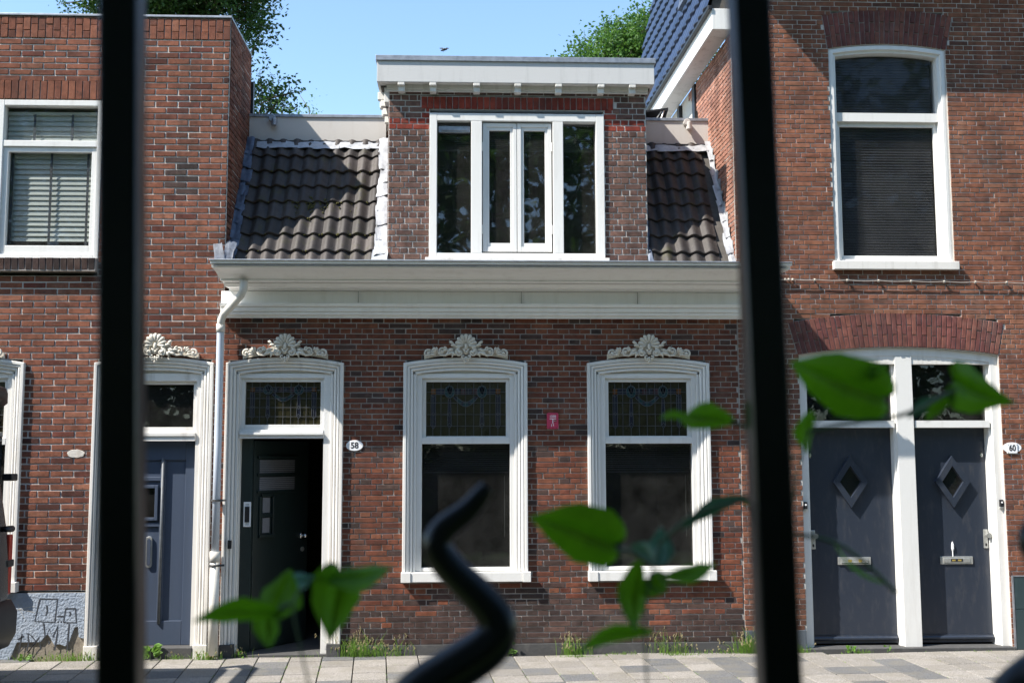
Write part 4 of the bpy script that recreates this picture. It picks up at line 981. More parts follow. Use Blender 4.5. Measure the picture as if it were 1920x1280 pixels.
for a, b, side in ((F0+.105, 4.285, 0), (4.495, F1-.105, 1)):
    pane(dfm, a, b, 2.235, 2.80, .13, glass_dim)
    q = MB(); q.box(a, b, .17, .215, .05, 2.163); dd_ = q.build('door', door_blue, dfm, bev=.002)
    dd_['label'] = 'navy door next to number 60 plate' if side else 'navy door beside the middle house'
    q = MB(); q.box(a+.005, b-.005, .15, .17, .05, .125); q.tube([(a+.01,.150,.095),(b-.01,.150,.095)], .022, 10); q.build('weather_bar', door_blue, dd_, smooth=False)
    cx, cz = (3.852, 1.628) if not side else (4.892, 1.625)
    q = MB()
    dia = lambda k_: [(cx, cz+.26*k_), (cx-.178*k_, cz), (cx, cz-.26*k_), (cx+.178*k_, cz)]
    o_, i_ = dia(1), dia(.6)
    for i in range(4):
        j2 = (i+1) % 4; A, B, Cc, Dd = o_[i], o_[j2], i_[j2], i_[i]
        q.add([(A[0],.17,A[1]),(B[0],.17,B[1]),(Cc[0],.165,Cc[1]),(Dd[0],.165,Dd[1]),
               (A[0]*.97+Dd[0]*.03,.128,A[1]*.97+Dd[1]*.03),(B[0]*.97+Cc[0]*.03,.128,B[1]*.97+Cc[1]*.03),(Cc[0]*.97+B[0]*.03,.128,Cc[1]*.97+B[1]*.03),(Dd[0]*.97+A[0]*.03,.128,Dd[1]*.97+A[1]*.03)], [(4,5,6,7),(0,1,5,4),(3,7,6,2),(1,2,6,5),(0,4,7,3)])
    q.build('diamond_moulding', door_blue, dd_)
    MB().prism(i_, .158, .169).build('diamond_pane', glass_mirror, dd_)
    lx = 3.872 if not side else 4.907
    q = MB(); q.box(lx-.165, lx+.165, .158, .17, .81, .885); lb = q.build('letter_box', steel, dd_, bev=.003)
    MB().box(lx-.135, lx+.135, .152, .158, .825, .87).build('flap', steel, lb, bev=.003)
    if side: MB().box(lx-.06, lx+.06, .150, .152, .835, .862).build('sticker', ink, lb); [MB().box(lx-.05+t, lx-.015+t, .149, .150, .840, .856).build('sticker_print', brass, lb) for t in (0, .06)]
    else: [MB().box(lx-.065+t, lx-.03+t, .150, .152, .835, .862).build('sticker', brass, lb) for t in (0, .105)]; MB().box(lx-.13, lx+.13, .140, .152, .823, .832).build('flap_lip', chrome, lb)
    hx_ = 3.478 if not side else 5.215
    if not side: hx_ = 3.463
    q = MB(); q.box(hx_-.022, hx_+.022, .158, .17, .965, 1.15); hp = q.build('handle_plate', steel, dd_, bev=.004)
    q = MB(); q.tube([(hx_+.008,.158,1.095),(hx_+.008,.12,1.095)], .012, 12); q.tube([(hx_+.008,.125,1.095),(hx_+.008,.095,1.095)], .026, 16); q.build('knob', steel, hp, smooth=False)
    MB().disc((hx_, 1.0), .009, .153, .158, 10, .016).build('keyhole', ink, hp)
    px_ = a+.035 if not side else b-.04
    MB().disc((px_, 1.89), .014, .162, .17, 14, .022).build('peephole', chrome, dd_)
    if side:
        q = MB(); q.tube([(4.874,.166,.885),(4.874,.166,.93),(4.874,.163,.96),(4.874,.163,1.0),(4.874,.166,1.03)], [.004,.005,.013,.012,.003], 8); q.build('paper_scrap', enamel, dd_)
for x, z in ((F0+.035, 1.40), (F1-.03, 1.415)):
    q = MB(); q.box(x-.018, x+.018, .008, .036, z-.035, z+.035); bb = q.build('doorbell', black_pl, dfm, bev=.004)
    MB().tube([(x,.010,z+.008),(x,.004,z+.008)], .009, 12).build('bell_button', enamel, bb); MB().box(x-.018, x+.018, .010, .034, z-.05, z-.035).build('name_plate', steel, bb)
MB().box(F0-.02, F1+.02, -.045, .3, -.03, .03).build('doorstep', cement, rig, bev=.006)
MB().box(RX0, F0-.004, -.02, .2, -.03, .205).build('plinth', m_paint('slate_paint', (.07,.085,.1), .6, .3), rig, bev=.004)
for a, b in ((0, .385), (.389, .70)): MB().box(5.388, RX1, -.022, .2, a, b).build('stone_panel', marble, rig, bev=.003)
MB().box(5.372, 5.386, -.026, .05, 0, .71).box(5.388, RX1, -.026, .0, .70, .712).build('panel_edging', zinc, rig)
# roof hatch propped open on the flat roof between dormer and right house
hq = MB(); hq.add([(1.98,1.45,5.58),(2.28,1.45,5.58),(2.28,1.95,5.58),(1.98,1.95,5.58),(1.98,1.45,5.68),(2.28,1.45,5.68),(2.28,1.95,5.68),(1.98,1.95,5.68)], [(0,1,5,4),(1,2,6,5),(2,3,7,6),(3,0,4,7)])
hatch = hq.build('roof_hatch', zinc, mid); q = MB(); q.add([(1.95,1.40,5.79),(2.32,1.40,5.84),(2.32,2.0,5.68),(1.95,2.0,5.68),(1.95,1.40,5.81),(2.32,1.40,5.86),(2.32,2.0,5.70),(1.95,2.0,5.70)], [(0,1,5,4),(1,2,6,5),(2,3,7,6),(3,0,4,7),(4,5,6,7),(3,2,1,0)]); q.build('hatch_lid', black_pl, hatch)
MB().tube([(2.22,1.42,5.68),(2.27,1.42,5.83)], .009, 6).tube([(2.15,1.42,5.68),(2.24,1.42,5.82)], .006, 6).build('stay', steel, hatch)

# ================================================================ THINGS ON THE WALLS
cab = thing('wall_cable', 'thin cable on white insulators strung below the upper right window', 'cable', (4.4,-.03,3.63))
q = MB(); xs = [3.10, 3.25, 3.28, 3.52, 3.83, 4.15, 4.48, 4.82, 5.14, 5.46, 5.8, 6.1]
pts = []
for a, b in zip(xs, xs[1:]):
    for i in range(4): f_ = i/4; pts.append((a+(b-a)*f_, -.045, 3.643-(a+(b-a)*f_-3.1)*.010-.008*math.sin(math.pi*f_)))
q.tube(pts, .0045, 6); q.build('wire', m_plain('grey_wire', (.3,.27,.24), .6), cab)
for x in (3.20, 3.235, 3.275, 3.50, 3.83, 4.15, 4.48, 4.82, 5.14, 5.46, 5.8):
    q = MB(); z = 3.643-(x-3.1)*.010; q.tube([(x,.0,z),(x,-.035,z)], .007, 8); q.tube([(x,-.035,z-.012),(x,-.035,z+.012)], .010, 10); q.build('insulator', stucco, cab)
n58 = thing('house_number_plate', 'white oval enamel plate reading 58 beside the open green door', 'house number', (-1.074,0,1.997), 'house number plates')
MB().disc((-1.074,1.997), .083, -.016, -.004, 32, .052).build('plate', enamel, n58, bev=.003); text_mesh('58', .082, ink, n58, (-1.074,1.997), -.017, sx=.95)
n60 = thing('house_number_plate', 'white plate reading 60 to the right of the navy doors', 'house number', (5.445,0,1.957), 'house number plates')
MB().disc((5.445,1.962), .095, -.010, -.002, 28, .052).build('backing_plate', enamel, n60, bev=.002)
q = MB(); q.box(5.388, 5.496, -.020, -.010, 1.905, 2.005); q.build('plate', enamel, n60, bev=.004); text_mesh('60', .085, ink, n60, (5.442,1.957), -.021, sx=.8)
for dx in (-.045, .045):
    for dz in (-.04, .04): MB().disc((5.442+dx,1.955+dz), .004, -.023, -.020, 8).build('screw', zinc, n60)
hs = thing('hydrant_sign', 'small crimson hydrant sign with number 1370 between the two low windows', 'sign', (.858,0,2.233))
q = MB(); rr_ = .014; pts = []
for cx_, cz_, a0 in ((.915-rr_,2.155+rr_,-90),(.915-rr_,2.312-rr_,0),(.800+rr_,2.312-rr_,90),(.800+rr_,2.155+rr_,180)):
    for i in range(5): a = R(a0+i*22.5); pts.append((cx_+rr_*math.cos(a), cz_+rr_*math.sin(a)))
q.prism(pts, -.022, -.004); q.build('plate', pink, hs, bev=.003)
text_mesh('1370', .034, white_ink, hs, (.858,2.275), -.023, sx=.95); text_mesh('1', .036, white_ink, hs, (.845,2.188), -.023); text_mesh('5', .026, white_ink, hs, (.864,2.192), -.023)
MB().box(.826,.892,-.0235,-.022,2.250,2.256).box(.855,.863,-.0235,-.022,2.208,2.250).build('tee_mark', white_ink, hs)
MB().box(.868,.897,-.0235,-.022,2.222,2.246).build('sticker', dkred, hs)
for x in (.875, .889): MB().box(x-.003,x+.003,-.0245,-.0235,2.231,2.237).build('sticker_print', white_ink, hs)
for x, z in ((.822,2.298),(.890,2.298),(.824,2.167),(.858,2.166),(.893,2.167)): MB().disc((x,z), .004, -.0238, -.022, 8).build('screw_hole', ink, hs)

# drain cover in the pavement
dc = thing('drain_cover', 'rusty rectangular drain cover set in the pavement', 'drain cover', (.905,-1.66,pz(-1.66)))
q = MB(); z = pz(-1.66)+.006; ring(q, .735, 1.075, z-1, z-.9, .01, 0, 1)
q = MB(); x0, x1, ya, yb = .735, 1.075, -1.74, -1.60
q.box(x0, x1, ya, ya+.012, z-.03, z).box(x0, x1, yb-.012, yb, z-.03, z).box(x0, x0+.012, ya+.012, yb-.012, z-.03, z).box(x1-.012, x1, ya+.012, yb-.012, z-.03, z)
rust = m_plain('rusty_iron', (.14,.07,.05), .8, 0, .35, 30, .4); q.build('frame', rust, dc)
MB().box(x0+.012, x1-.012, ya+.012, yb-.012, z-.02, z-.008).build('plate', rust, dc)
for i in range(20): MB().box(x0+.02+i*.0155, x0+.028+i*.0155, ya+.02, yb-.02, z-.008, z-.001).build('rib', rust, dc)

# ================================================================ VAN AT THE LEFT EDGE
VX = .15
van = thing('parked_van', 'dark van parked tight against the pavement at the left edge', 'van', (-6.2,-2.1,0))
def loft(mb, secs):
    n = len(secs[0]); b = len(mb.v)
    for s_ in secs: mb.v += s_
    for i in range(len(secs)-1):
        for k in range(n): mb.f.append((b+i*n+k, b+i*n+(k+1)%n, b+(i+1)*n+(k+1)%n, b+(i+1)*n+k)); mb.m.append(0); mb.t.append(.5)
    mb.f.append(tuple(b+k for k in range(n))[::-1]); mb.m.append(0); mb.t.append(.5)
    mb.f.append(tuple(b+(len(secs)-1)*n+k for k in range(n))); mb.m.append(0); mb.t.append(.5)
def vsec(z, xr, xf, y0, y1, r=.12):
    pts = []
    for cx_, cy_, a0 in ((xr-r,y1-r,0),(xf+r,y1-r,90),(xf+r,y0+r,180),(xr-r,y0+r,270)):
        for i in range(6): a = R(a0+18*i); pts.append((cx_+r*math.cos(a), cy_+r*math.sin(a), z))
    return pts
q = MB(); loft(q, [vsec(.42,-3.99,-8.5,-3.02,-1.2), vsec(.75,-3.975,-8.6,-3.04,-1.18), vsec(1.05,-3.985,-8.55,-3.04,-1.18), vsec(1.25,-4.0,-8.3,-3.03,-1.19), vsec(1.7,-4.06,-7.7,-2.98,-1.24), vsec(2.15,-4.13,-7.1,-2.9,-1.3), vsec(2.38,-4.2,-6.9,-2.82,-1.38), vsec(2.44,-4.35,-6.8,-2.7,-1.5)])
body = q.build('body', van_body, van, smooth=True)
MB().box(-4.17,-4.03,-2.85,-1.40,1.3,2.1).build('rear_window', van_glass, van)
q = MB(); loft(q, [vsec(.32,-3.96,-4.2,-3.0,-1.22,.05), vsec(.42,-3.92,-4.2,-3.06,-1.16,.07), vsec(.60,-3.915,-4.2,-3.06,-1.16,.07), vsec(.70,-3.97,-4.2,-3.04,-1.18,.05)]); q.build('bumper', black_pl, van, smooth=True)
q = MB(); q.box(-4.10,-3.985,-1.26,-1.19,.74,1.24); q.build('tail_lamp', red_lens, van, bev=.01)
MB().box(-3.985,-3.965,-2.4,-1.9,.80,.92).build('number_plate', enamel, van)
q = MB(); q.tube([(-4.02,-1.35,1.29),(-3.90,-1.45,1.30),(-3.885,-1.6,1.30)], [.022,.028,.02], 10); q.build('door_handle', black_pl, van, smooth=True)
for z in (1.0, 1.72): MB().box(-4.06,-3.975,-1.30,-1.17,z-.03,z+.03).build('hinge', black_pl, van, bev=.01)
q = MB(); q.tube([(-4.22,-1.35,2.30),(-4.10,-1.30,2.38),(-4.04,-1.45,2.42),(-4.05,-2.6,2.42)], [.05,.07,.06,.06], 8); q.build('roof_spoiler', black_pl, van, smooth=True)
MB().box(-4.075,-4.06,-2.2,-1.5,1.9,1.93).tube([(-4.03,-2.1,1.28),(-3.99,-1.9,1.45),(-4.03,-1.6,1.75)], .012, 6).build('wiper', black_pl, van)
for wx in (-4.75, -7.65):
    for wy in (-1.32, -2.9):
        q = MB(); q.tube([(wx,wy-.1,.17),(wx,wy-.085,.17),(wx,wy+.085,.17),(wx,wy+.1,.17)], [.29,.33,.33,.29], 28); ty = q.build('tyre', rubber, van, smooth=True)
        MB().tube([(wx,wy-.102,.17),(wx,wy+.102,.17)], .2, 20).build('rim', steel, ty)

van.location.x += VX

# ================================================================ FOREGROUND FENCE
fen = thing('iron_fence', 'black wrought iron fence with plain bars and wavy rods close to the lens', 'fence', (0,-10,0))
for i in range(-3, 5):
    xb = -.3125+.5825*i if i != 0 else -.3125
    lean = -.019 if i <= 0 else .006
    xt, xb_ = xb+.0 , xb
    # square bar, slightly leaning
    if i == 0: xlo, xhi = -.294, -.3135
    elif i == 1: xlo, xhi = .276, .2645
    else: xlo, xhi = -.294+.567*i, -.3135+.5775*i
    q = MB(); hw = .0172
    def bx(z): return xlo+(xhi-xlo)*(z-1.66)/(2.28-1.66)
    q.add([(bx(.0)-hw,-10-hw,.0),(bx(.0)+hw,-10-hw,.0),(bx(.0)+hw,-10+hw,.0),(bx(.0)-hw,-10+hw,.0),(bx(3.0)-hw,-10-hw,3.0),(bx(3.0)+hw,-10-hw,3.0),(bx(3.0)+hw,-10+hw,3.0),(bx(3.0)-hw,-10+hw,3.0)], [(0,1,5,4),(1,2,6,5),(2,3,7,6),(3,0,4,7),(4,5,6,7),(3,2,1,0)])
    q.build('bar', black_iron, fen, bev=.004)
wave = [(.012,1.836,.0065),(.006,1.828,.0085),(-.004,1.816,.0095),(-.018,1.806,.0105),(-.027,1.799,.0115),(-.033,1.788,.0125),(-.030,1.777,.0130),(-.018,1.762,.0135),(0,1.745,.0145),(.014,1.730,.0155),(.022,1.718,.0165),(.020,1.706,.0175),(.008,1.694,.0185),(-.015,1.680,.0190),(-.042,1.664,.0195),(-.060,1.648,.0195),(-.062,1.630,.0195),(-.045,1.61,.0195),(-.01,1.585,.0195),(.015,1.56,.0195),(.015,1.53,.0195),(0,1.49,.0195),(0,1.40,.0195)]
def smooth_pts(pts, it=2):
    for _ in range(it):
        out = [pts[0]]
        for a, b in zip(pts, pts[1:]):
            out.append(tuple(a[i]*.75+b[i]*.25 for i in range(3))); out.append(tuple(a[i]*.25+b[i]*.75 for i in range(3)))
        out.append(pts[-1]); pts = out
    return pts
wv = smooth_pts(wave)
for i in range(-2, 4):
    ox = .008 + .535*i
    q = MB(); q.tube([(ox+x, -10, z) for x, z, r in wv], [r*1.08 for x, z, r in wv], 16); q.build('wavy_rod', black_iron, fen, smooth=True)
MB().box(-2.2, 2.8, -10.014, -9.986, 1.33, 1.40).box(-2.2, 2.8, -10.014, -9.986, .15, .2).box(-2.2, 2.8, -10.014, -9.986, 2.75, 2.8).build('rail', black_iron, fen, bev=.004)

# ================================================================ CLIMBING PLANTS IN FRONT
def vleaf(parent, base, tip, wd, m, fold=.25, roll=0., kind='heart'):
    """leaf blade from stalk end to tip (world points), wd = full width in metres"""
    base, tip = Vector(base), Vector(tip); ax = tip-base; ln = ax.length; ax.normalize()
    side = ax.cross(Vector((0,1,0))).normalized(); nrm = side.cross(ax).normalized()
    side = (side*math.cos(roll)+nrm*math.sin(roll)).normalized(); nrm = side.cross(ax).normalized()
    if kind == 'heart': prof = [(-.06,.26),(-.10,.52),(-.02,.84),(.12,.98),(.28,1.0),(.45,.88),(.62,.62),(.78,.36),(.9,.15)]
    else: prof = [(.0,.2),(.1,.5),(.25,.82),(.42,1.0),(.58,.92),(.74,.62),(.88,.3)]
    cen = [base]+[base+ax*ln*max(0,t)+nrm*ln*.12*math.sin(3.14*max(0,t)) for t, _ in prof]+[tip]
    vs_ = list(cen); L_, R_ = [], []
    for sgn, lst in ((-1, L_), (1, R_)):
        for (t, hgt_), c in zip(prof, cen[1:-1]):
            wob = 1+.06*math.sin(t*23+sgn); w2 = wd/2*hgt_*wob
            mid_ = base+ax*ln*t+nrm*ln*.12*math.sin(3.14*max(0,t))
            vs_.append(mid_+side*sgn*w2*.5-nrm*w2*fold*.3); a = len(vs_)-1
            vs_.append(mid_+side*sgn*w2+nrm*w2*fold*.5); lst.append((a, len(vs_)-1))
    mb = MB(); n = len(prof); fs = []
    for sgn, lst in ((-1, L_), (1, R_)):
        prev = (0, 0, 0)
        for i in range(n):
            c = i+1; a, b = lst[i]
            if i == 0: fs.append((0, a, c)); fs.append((0, b, a))
            else:
                pa, pb = lst[i-1]; pc_ = i; fs.append((pc_, pa, a, c)); fs.append((pa, pb, b, a))
        a, b = lst[-1]; fs.append((n, a, n+1)); fs.append((a, b, n+1))
    mb.add(vs_, fs); o = mb.build('leaf', m, parent, smooth=True); return o
def fpt(px, py, Y):       # table of sketch coordinates turned into points at a given depth near the fence
    d = fw + r2*((px-960)/2100) + u2*((640-py)/2100); t = (Y+11)/d.y; p = Vector((0,-11,1.86))+d*t; return p
def plant(label, Y0, stems, leaves):
    loc = fpt(stems[0][0][0], stems[0][0][1], Y0); t = thing('climbing_plant', label, 'plant', (loc.x, Y0, 0), 'climbing plants growing through the fence')
    for s_ in stems:
        p = [fpt(a, b, Y) for a, b, Y in s_]; q = MB(); q.tube(smooth_pts([tuple(v) for v in p]), .0011 if s_ is stems[0] else .0022, 8); q.build('stem', stem_g, t)
    for bx_, by, tx, ty, wd, Yb, Yt, m, roll, kd in leaves:
        vleaf(t, fpt(bx_, by, Yb), fpt(tx, ty, Yt), wd*(Yb+11)/2100, m, .25, roll, kd)
G, Bl = leafV, leafVb
plant('low climbing plant with drooping green leaves in front of the open green door', -9.95,
  [[(600,1420,-9.95),(590,1330,-9.96),(560,1200,-9.96),(545,1130,-9.95),(575,1085,-9.93),(610,1080,-9.92)], [(545,1130,-9.95),(510,1150,-9.95)]],
  [(530,1150,358,1166,52,-9.95,-10.0,G,.5,'o'), (505,1160,545,1065,82,-9.93,-9.9,G,.2,'o'), (500,1130,505,1215,50,-9.93,-9.95,G,.5,'o'),
   (605,1080,735,1062,55,-9.92,-9.98,G,.7,'o'), (640,1070,618,1205,92,-9.92,-9.95,G,.35,'heart'), (545,1090,590,1080,35,-9.9,-9.88,Bl,.4,'o')])
plant('climbing plant with one large heart shaped leaf in front of the second low window', -9.92,
  [[(1220,1420,-9.92),(1215,1300,-9.93),(1205,1150,-9.93),(1225,1060,-9.92),(1235,1020,-9.9)], [(1225,1060,-9.92),(1180,1030,-9.93),(1160,1030,-9.94)], [(1235,1020,-9.9),(1300,960,-9.9),(1400,935,-9.9),(1470,930,-9.9)]],
  [(1150,1020,992,968,112,-9.94,-9.97,G,.15,'heart'), (1200,1050,1190,1185,62,-9.92,-9.95,G,.4,'o'), (1225,1185,1075,1232,44,-9.92,-9.98,G,.6,'o'), (1245,1080,1345,1055,40,-9.92,-9.96,G,.7,'o'),
   (1400,930,1275,995,38,-9.88,-9.86,Bl,.5,'o'), (1235,1060,1240,985,52,-9.9,-9.88,Bl,.3,'o'), (1225,1050,1180,1020,40,-9.9,-9.88,Bl,.6,'o'), (1215,1085,1250,1110,60,-9.92,-9.94,G,.2,'heart'), (1385,938,1470,938,24,-9.9,-9.9,G,.9,'o')])
plant('climbing plant with three broad leaves in front of the navy doors', -9.9,
  [[(1440,1420,-9.9),(1465,1200,-9.9),(1490,900,-9.9),(1515,810,-9.9),(1550,770,-9.9)], [(1480,1000,-9.88),(1560,1010,-9.88),(1620,1050,-9.86),(1680,1110,-9.85)], [(1515,810,-9.9),(1600,790,-9.9),(1700,780,-9.88),(1790,730,-9.86)], [(1490,860,-9.9),(1400,800,-9.9),(1370,790,-9.9)]],
  [(1655,745,1480,678,118,-9.9,-9.95,G,.15,'heart'), (1600,705,1668,684,30,-9.9,-9.92,G,.4,'o'), (1520,770,1515,850,55,-9.9,-9.88,G,.5,'o'), (1790,715,1905,755,98,-9.86,-9.84,G,.1,'heart'), (1790,740,1735,790,34,-9.86,-9.86,G,.4,'o'),
   (1770,745,1700,785,30,-9.85,-9.84,Bl,.4,'o'), (1375,790,1275,788,58,-9.9,-9.95,G,.5,'o'), (1300,785,1235,788,18,-9.9,-9.95,G,.7,'o'), (1560,1010,1680,1100,20,-9.86,-9.84,G,1.0,'o')])

# ================================================================ WEEDS AT THE FOOT OF THE WALLS
def grass_clump(x, y, n, h, spread, label, seeds=.2, m=weed_m):
    t = MB(); z0 = pz(y)-.01
    sd_ = MB()
    for _ in range(n):
        bx_, by = x+rnd.gauss(0, spread*.65), y+rnd.uniform(-.02,.03); a = rnd.uniform(0, 6.28); l = h*rnd.uniform(.35, 1); le = l*rnd.uniform(.1,1.0)*rnd.uniform(.3,1); w_ = rnd.uniform(.0012,.0026); l *= rnd.uniform(.45,1)
        if by > -.012: by = -.012
        ex_, ey = bx_+le*math.cos(a), min(by+le*math.sin(a), -.01); pa = (-math.sin(a)*w_, math.cos(a)*w_)
        c1 = (bx_+(ex_-bx_)*.25, by+(ey-by)*.25, z0+l*.6)
        t.add([(bx_-w_,by,z0),(bx_+w_,by,z0),(c1[0]+w_,c1[1],c1[2]),(c1[0]-w_,c1[1],c1[2]),(ex_,ey,z0+l*.95)], [(0,1,2,3),(3,2,4)])
        if rnd.random() < seeds: 
            for q_ in range(5): sd_.ball((ex_+rnd.gauss(0,.004), ey+rnd.gauss(0,.003), z0+l*(.85+.035*q_)), .0035, 4, 3, (1,1,2))
    o = t.build('grass_tuft', m, None, loc=(x, y, 0)); tag(o, label, 'grass tuft', 'weeds along the foot of the walls')
    if sd_.v: sd_.build('seed_heads', seed_m, o, kind='stuff')
def leafy(x, y, n, r, h, label):
    z0 = pz(y); st = MB(); st.tube([(x,y,z0-.01),(x,y-.005,z0+h*.4)], .004, 6); o = st.build('leafy_weed', stem_g, None, loc=(x,y,0)); tag(o, label, 'weed', 'weeds along the foot of the walls')
    for i in range(n):
        a = rnd.uniform(0, 6.28); el = rnd.uniform(.1, 1.1); l = r*rnd.uniform(.6,1); zz = z0+h*rnd.uniform(.05,.7)
        b = Vector((x+.3*l*math.cos(a), min(y+.3*l*math.sin(a), -.02), zz)); tp = Vector((x+l*math.cos(a)*math.cos(el), min(y+l*math.sin(a)*math.cos(el)*.6, -.015), zz+l*math.sin(el)*.5))
        vleaf(o, b, tp, l*.42, weed_l, .3, rnd.uniform(-.8,.8), 'o')
grass_clump(-4.05, -.06, 90, .10, .2, 'low grass under the graffiti at the left corner', .05)
leafy(-4.12, -.08, 12, .09, .05, 'pale leafy weed under the graffiti')
grass_clump(-3.66, -.07, 130, .14, .18, 'grass tuft beside the left foot of the blue grey door surround', .08)
leafy(-2.95, -.10, 26, .13, .20, 'dandelion like weed on the step of the blue grey door')
grass_clump(-2.72, -.08, 60, .10, .14, 'short grass at the right of the blue grey doorstep', .05)
grass_clump(-2.42, -.13, 120, .15, .09, 'grass growing round the foot of the rain pipe', .15)
grass_clump(-2.14, -.04, 40, .17, .1, 'thin weeds at the left foot of the green door surround', .3)
leafy(-2.12, -.06, 8, .06, .1, 'small weed at the green doorstep')
grass_clump(-1.55, -.05, 40, .05, .3, 'low sprouts along the green doorstep', .0)
grass_clump(-1.03, -.05, 170, .30, .16, 'tall seeding grass just right of the green door', .25)
grass_clump(-.70, -.04, 50, .24, .14, 'thin seeding grass left of the first low window', .4)
leafy(.42, -.06, 34, .10, .20, 'bushy broad leaved weed below the first low window')
grass_clump(1.05, -.05, 80, .26, .13, 'wispy seeding grass between the two low windows', .4)
grass_clump(1.08, -.16, 120, .05, .16, 'flat grass mat on the paving between the windows', .0)
grass_clump(1.5, -.07, 70, .07, .14, 'short grass mat below the second low window', .0)
grass_clump(2.0, -.04, 60, .28, .16, 'tall thin grass below the second low window', .45)
grass_clump(2.05, -.12, 90, .07, .16, 'low clover mat below the second low window', .0)
grass_clump(2.42, -.05, 50, .1, .12, 'small tuft right of the second low window sill', .1)
grass_clump(2.74, -.06, 190, .30, .11, 'thick tall grass where the middle and right houses meet', .3)
grass_clump(3.24, -.06, 60, .13, .08, 'tuft beside the fence bar at the slate plinth', .1)
leafy(3.72, -.10, 16, .08, .08, 'small leafy weed in front of the first navy door')
grass_clump(3.80, -.10, 60, .08, .1, 'short grass in front of the first navy door', .0)
leafy(4.08, -.09, 8, .06, .09, 'sparse sprig between the navy doors')
grass_clump(4.95, -.09, 30, .035, .25, 'tiny sprouts along the step of the second navy door', .0)

# ================================================================ TREES
def tree(label, base, blobs, n, ls, m, seed, trunk_top=None, tr=.12, group='trees behind the houses', name='tree', limbs=True):
    rr2 = random.Random(seed); t = thing(name, label, 'tree', base, group); B = Vector(base)
    q = MB(); top = Vector(trunk_top) if trunk_top else Vector(blobs[0][0])
    q.tube([tuple(B.lerp(top, f)+Vector((rr2.uniform(-.1,.1)*min(f*3,1),0,0))) for f in (0,.3,.6,.85,1)], [tr*1.3,tr,tr*.8,tr*.5,tr*.25], 9)
    tk = q.build('trunk', bark, t, smooth=True)
    lf_ = MB(); br2 = MB(); tot = sum(b[1][0]*b[1][1]*b[1][2] for b in blobs)**(1/1)
    for c, (rx, ry, rz) in blobs:
        c = Vector(c); st_ = B.lerp(top, rr2.uniform(.5,.95)); k = max(20, int(n*(rx*ry*rz)/tot))
        if limbs: br2.tube([tuple(st_), tuple(st_.lerp(c,.5)+Vector((0,0,-.1))), tuple(c)], [tr*.35, tr*.2, tr*.08], 6)
        nc = max(3, k//22)
        for _ in range(nc):
            while True:
                v = Vector((rr2.uniform(-1,1), rr2.uniform(-1,1), rr2.uniform(-1,1)))
                if .25 < v.length < 1: break
            cc = c + Vector((v.x*rx, v.y*ry, v.z*rz)); dr_ = v.normalized()
            tipv = cc + dr_*ls*3.5
            if limbs and rr2.random() < .5: br2.tube([tuple(c.lerp(cc,.55)), tuple(cc), tuple(tipv)], [tr*.05, tr*.035, tr*.015], 4, cap=False)
            for q_ in range(k//nc):
                f = rr2.random(); p = cc.lerp(tipv, f) + Vector((rr2.gauss(0,1), rr2.gauss(0,1), rr2.gauss(0,1)))*ls*1.1
                a = Vector((rr2.gauss(0,1), rr2.gauss(0,1), rr2.gauss(0,.7)-.25)).normalized(); bb = a.cross(Vector((rr2.gauss(0,1), rr2.gauss(0,1), rr2.gauss(0,1)))).normalized(); s_ = ls*rr2.uniform(.6,1.15)
                nn2 = a.cross(bb)*.12*s_
                lf_.add([tuple(p), tuple(p+a*s_*.5+bb*s_*.3+nn2), tuple(p+a*s_), tuple(p+a*s_*.5-bb*s_*.3+nn2)], [(0,1,2),(0,2,3)], 0, rr2.random())
    lf_.build('crown', m, t); 
    if limbs: br2.build('limbs', bark, t)
    return t
def bl(px, py, Y, rx, rz, ry=None):      # crown lobe centre in the photograph's frame at a real depth, radii in metres
    p = fpt(px, py, Y); return (tuple(p), (rx, ry or rx, rz))
tree('dark leafy tree rising behind the taller left house', (-4.2,8,-.1),
     [bl(330,-60,8,1.7,.95), bl(180,0,8,.5,.35), bl(290,10,8,.9,.35), bl(440,10,8,.42,.42), bl(455,70,8,.28,.2), bl(480,85,8,.22,.12), bl(470,20,8,.3,.14), bl(495,190,7.5,.42,.2), bl(470,165,7.5,.3,.3), bl(530,180,7.5,.24,.13), bl(480,200,7.5,.5,.2), bl(425,95,8,.3,.4), bl(400,30,8,.9,.5), bl(250,-20,8,.8,.5), bl(520,185,7.5,.3,.22), bl(545,175,7.5,.16,.1), bl(470,150,7.5,.3,.3)], 34000, .085, leafA, 3, (-5,8,9.5), .18)
tree('bright green tree showing between the dormer and the blue tiled roof', (2.6,9,-.1),
     [bl(1190,98,9,.8,.42), bl(1215,52,9,.42,.38), bl(1240,100,9,.9,.5), bl(1150,85,9,.33,.2), bl(1100,102,9,.3,.16), bl(1060,103,9,.2,.07), bl(1232,35,9,.18,.16), bl(1150,120,9,.9,.3)], 17000, .08, leafB, 5, (2.6,9,7.0), .14)
tree('slim sapling tip rising above the flat roof left of the dormer', (-1.95,3,5.1), [bl(573,190,3,.05,.13), bl(577,205,3,.1,.06), bl(540,208,3,.09,.05)], 130, .04, leafB, 8, tuple(fpt(574,178,3)), .012, name='sapling', limbs=False)
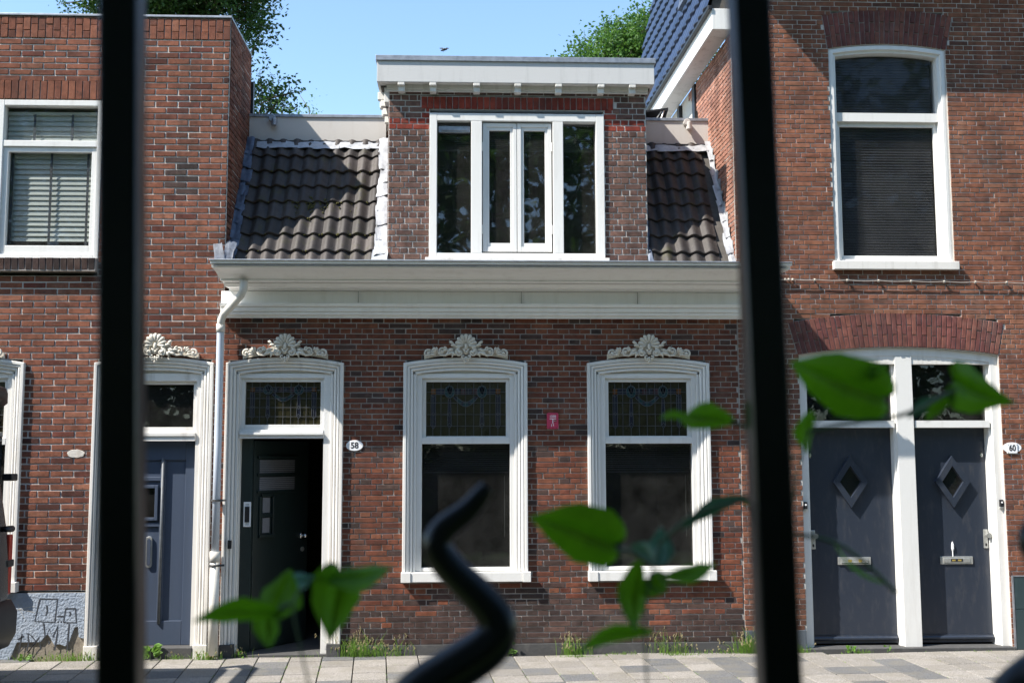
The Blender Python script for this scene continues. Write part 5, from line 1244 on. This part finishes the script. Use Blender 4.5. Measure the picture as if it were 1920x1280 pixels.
# trees behind the camera: one added to shade the fence, others mirrored in glass
tree('broad unseen tree added behind the viewpoint to shade the fence', (-4.2,-12.6,-.16), [((-3.2,-12.4,6.2),(1.7,1.5,1.1)), ((-4.6,-12.0,7.4),(1.8,1.6,1.2)), ((-2.0,-11.9,5.2),(1.1,.9,.7)), ((-3.2,-12.2,4.5),(1.2,.9,.8))], 16000, .17, leafA, 11, (-4.0,-12.5,6.6), .2, 'garden trees behind the viewpoint')
for i, (x, y, hh) in enumerate(((-19,-19,12),(-12,-20,13),(-5.5,-21,12.5),(1,-19,13),(7.5,-20.5,13.5),(14,-19,12.5),(21,-20,12))):
    tree(('oak','lime','ash','beech','maple','plane','elm')[i]+' like garden tree in the row behind the viewpoint', (x,y,-.16), [((x,y,hh*.62),(3.6,2,3.2)), ((x+.8,y,hh*.9),(2.7,1.8,2.0)), ((x-1.2,y+.3,hh*.36),(3.4,1.6,2.0)), ((x+1.6,y+.5,hh*.22),(3.2,1.5,2.0)), ((x-2.2,y+.2,hh*.75),(2.2,1.6,2.0))], 9000, .42, leafB if i % 2 else leafA, 20+i, (x,y,hh*.8), .22, 'garden trees behind the viewpoint')  # reflected row, made tall and dense to block sky fill on the facade
q = MB(); rr3 = random.Random(5)
for _ in range(14000):
    p = Vector((rr3.uniform(-22,24), -14.5+rr3.uniform(-.5,.5), rr3.uniform(-.1,2.5+.3*rr3.random())))
    a = Vector((rr3.gauss(0,1), rr3.gauss(0,1), rr3.gauss(0,1))).normalized(); b = a.cross(Vector((rr3.gauss(0,1), rr3.gauss(0,1), rr3.gauss(0,1)))).normalized(); s_ = .2
    q.add([tuple(p), tuple(p+a*s_*.5+b*s_*.3), tuple(p+a*s_), tuple(p+a*s_*.5-b*s_*.3)], [(0,1,2,3)], 0, rr3.random())
q.box(-22, 24, -14.7, -14.3, -.16, 2.1, 0, 0.0); hg = q.build('added_hedge', leafA, None, loc=(0,-14.5,-.16)); tag(hg, 'unseen hedge behind the viewpoint', 'added_hedge')  # unseen leaf mass added so the low panes reflect dark

# ================================================================ INSECT
bp = fpt(833, 93, -5.0); ins = thing('flying_insect', 'tiny dark insect flying in the blue sky above the dormer', 'insect', tuple(bp))
q = MB(); q.ball(bp, .0075, 8, 6, (1.5,1,.9)); q.ball(bp+Vector((.012,0,.001)), .005, 8, 6); q.ball(bp+Vector((-.012,0,-.006)), .006, 8, 6, (1.4,1,.8)); q.tube([tuple(bp), tuple(bp+Vector((-.006,0,-.018)))], .0012, 4).tube([tuple(bp), tuple(bp+Vector((.004,0,-.012)))], .001, 4)
q.build('insect_body', ink, ins, smooth=True)
for sg in (-1, 1):
    q = MB(); q.add([tuple(bp), tuple(bp+Vector((sg*.012,.004,.012))), tuple(bp+Vector((sg*.028,.006,.010))), tuple(bp+Vector((sg*.024,0,.004)))], [(0,1,2,3)]); q.build('wing', ink, ins)
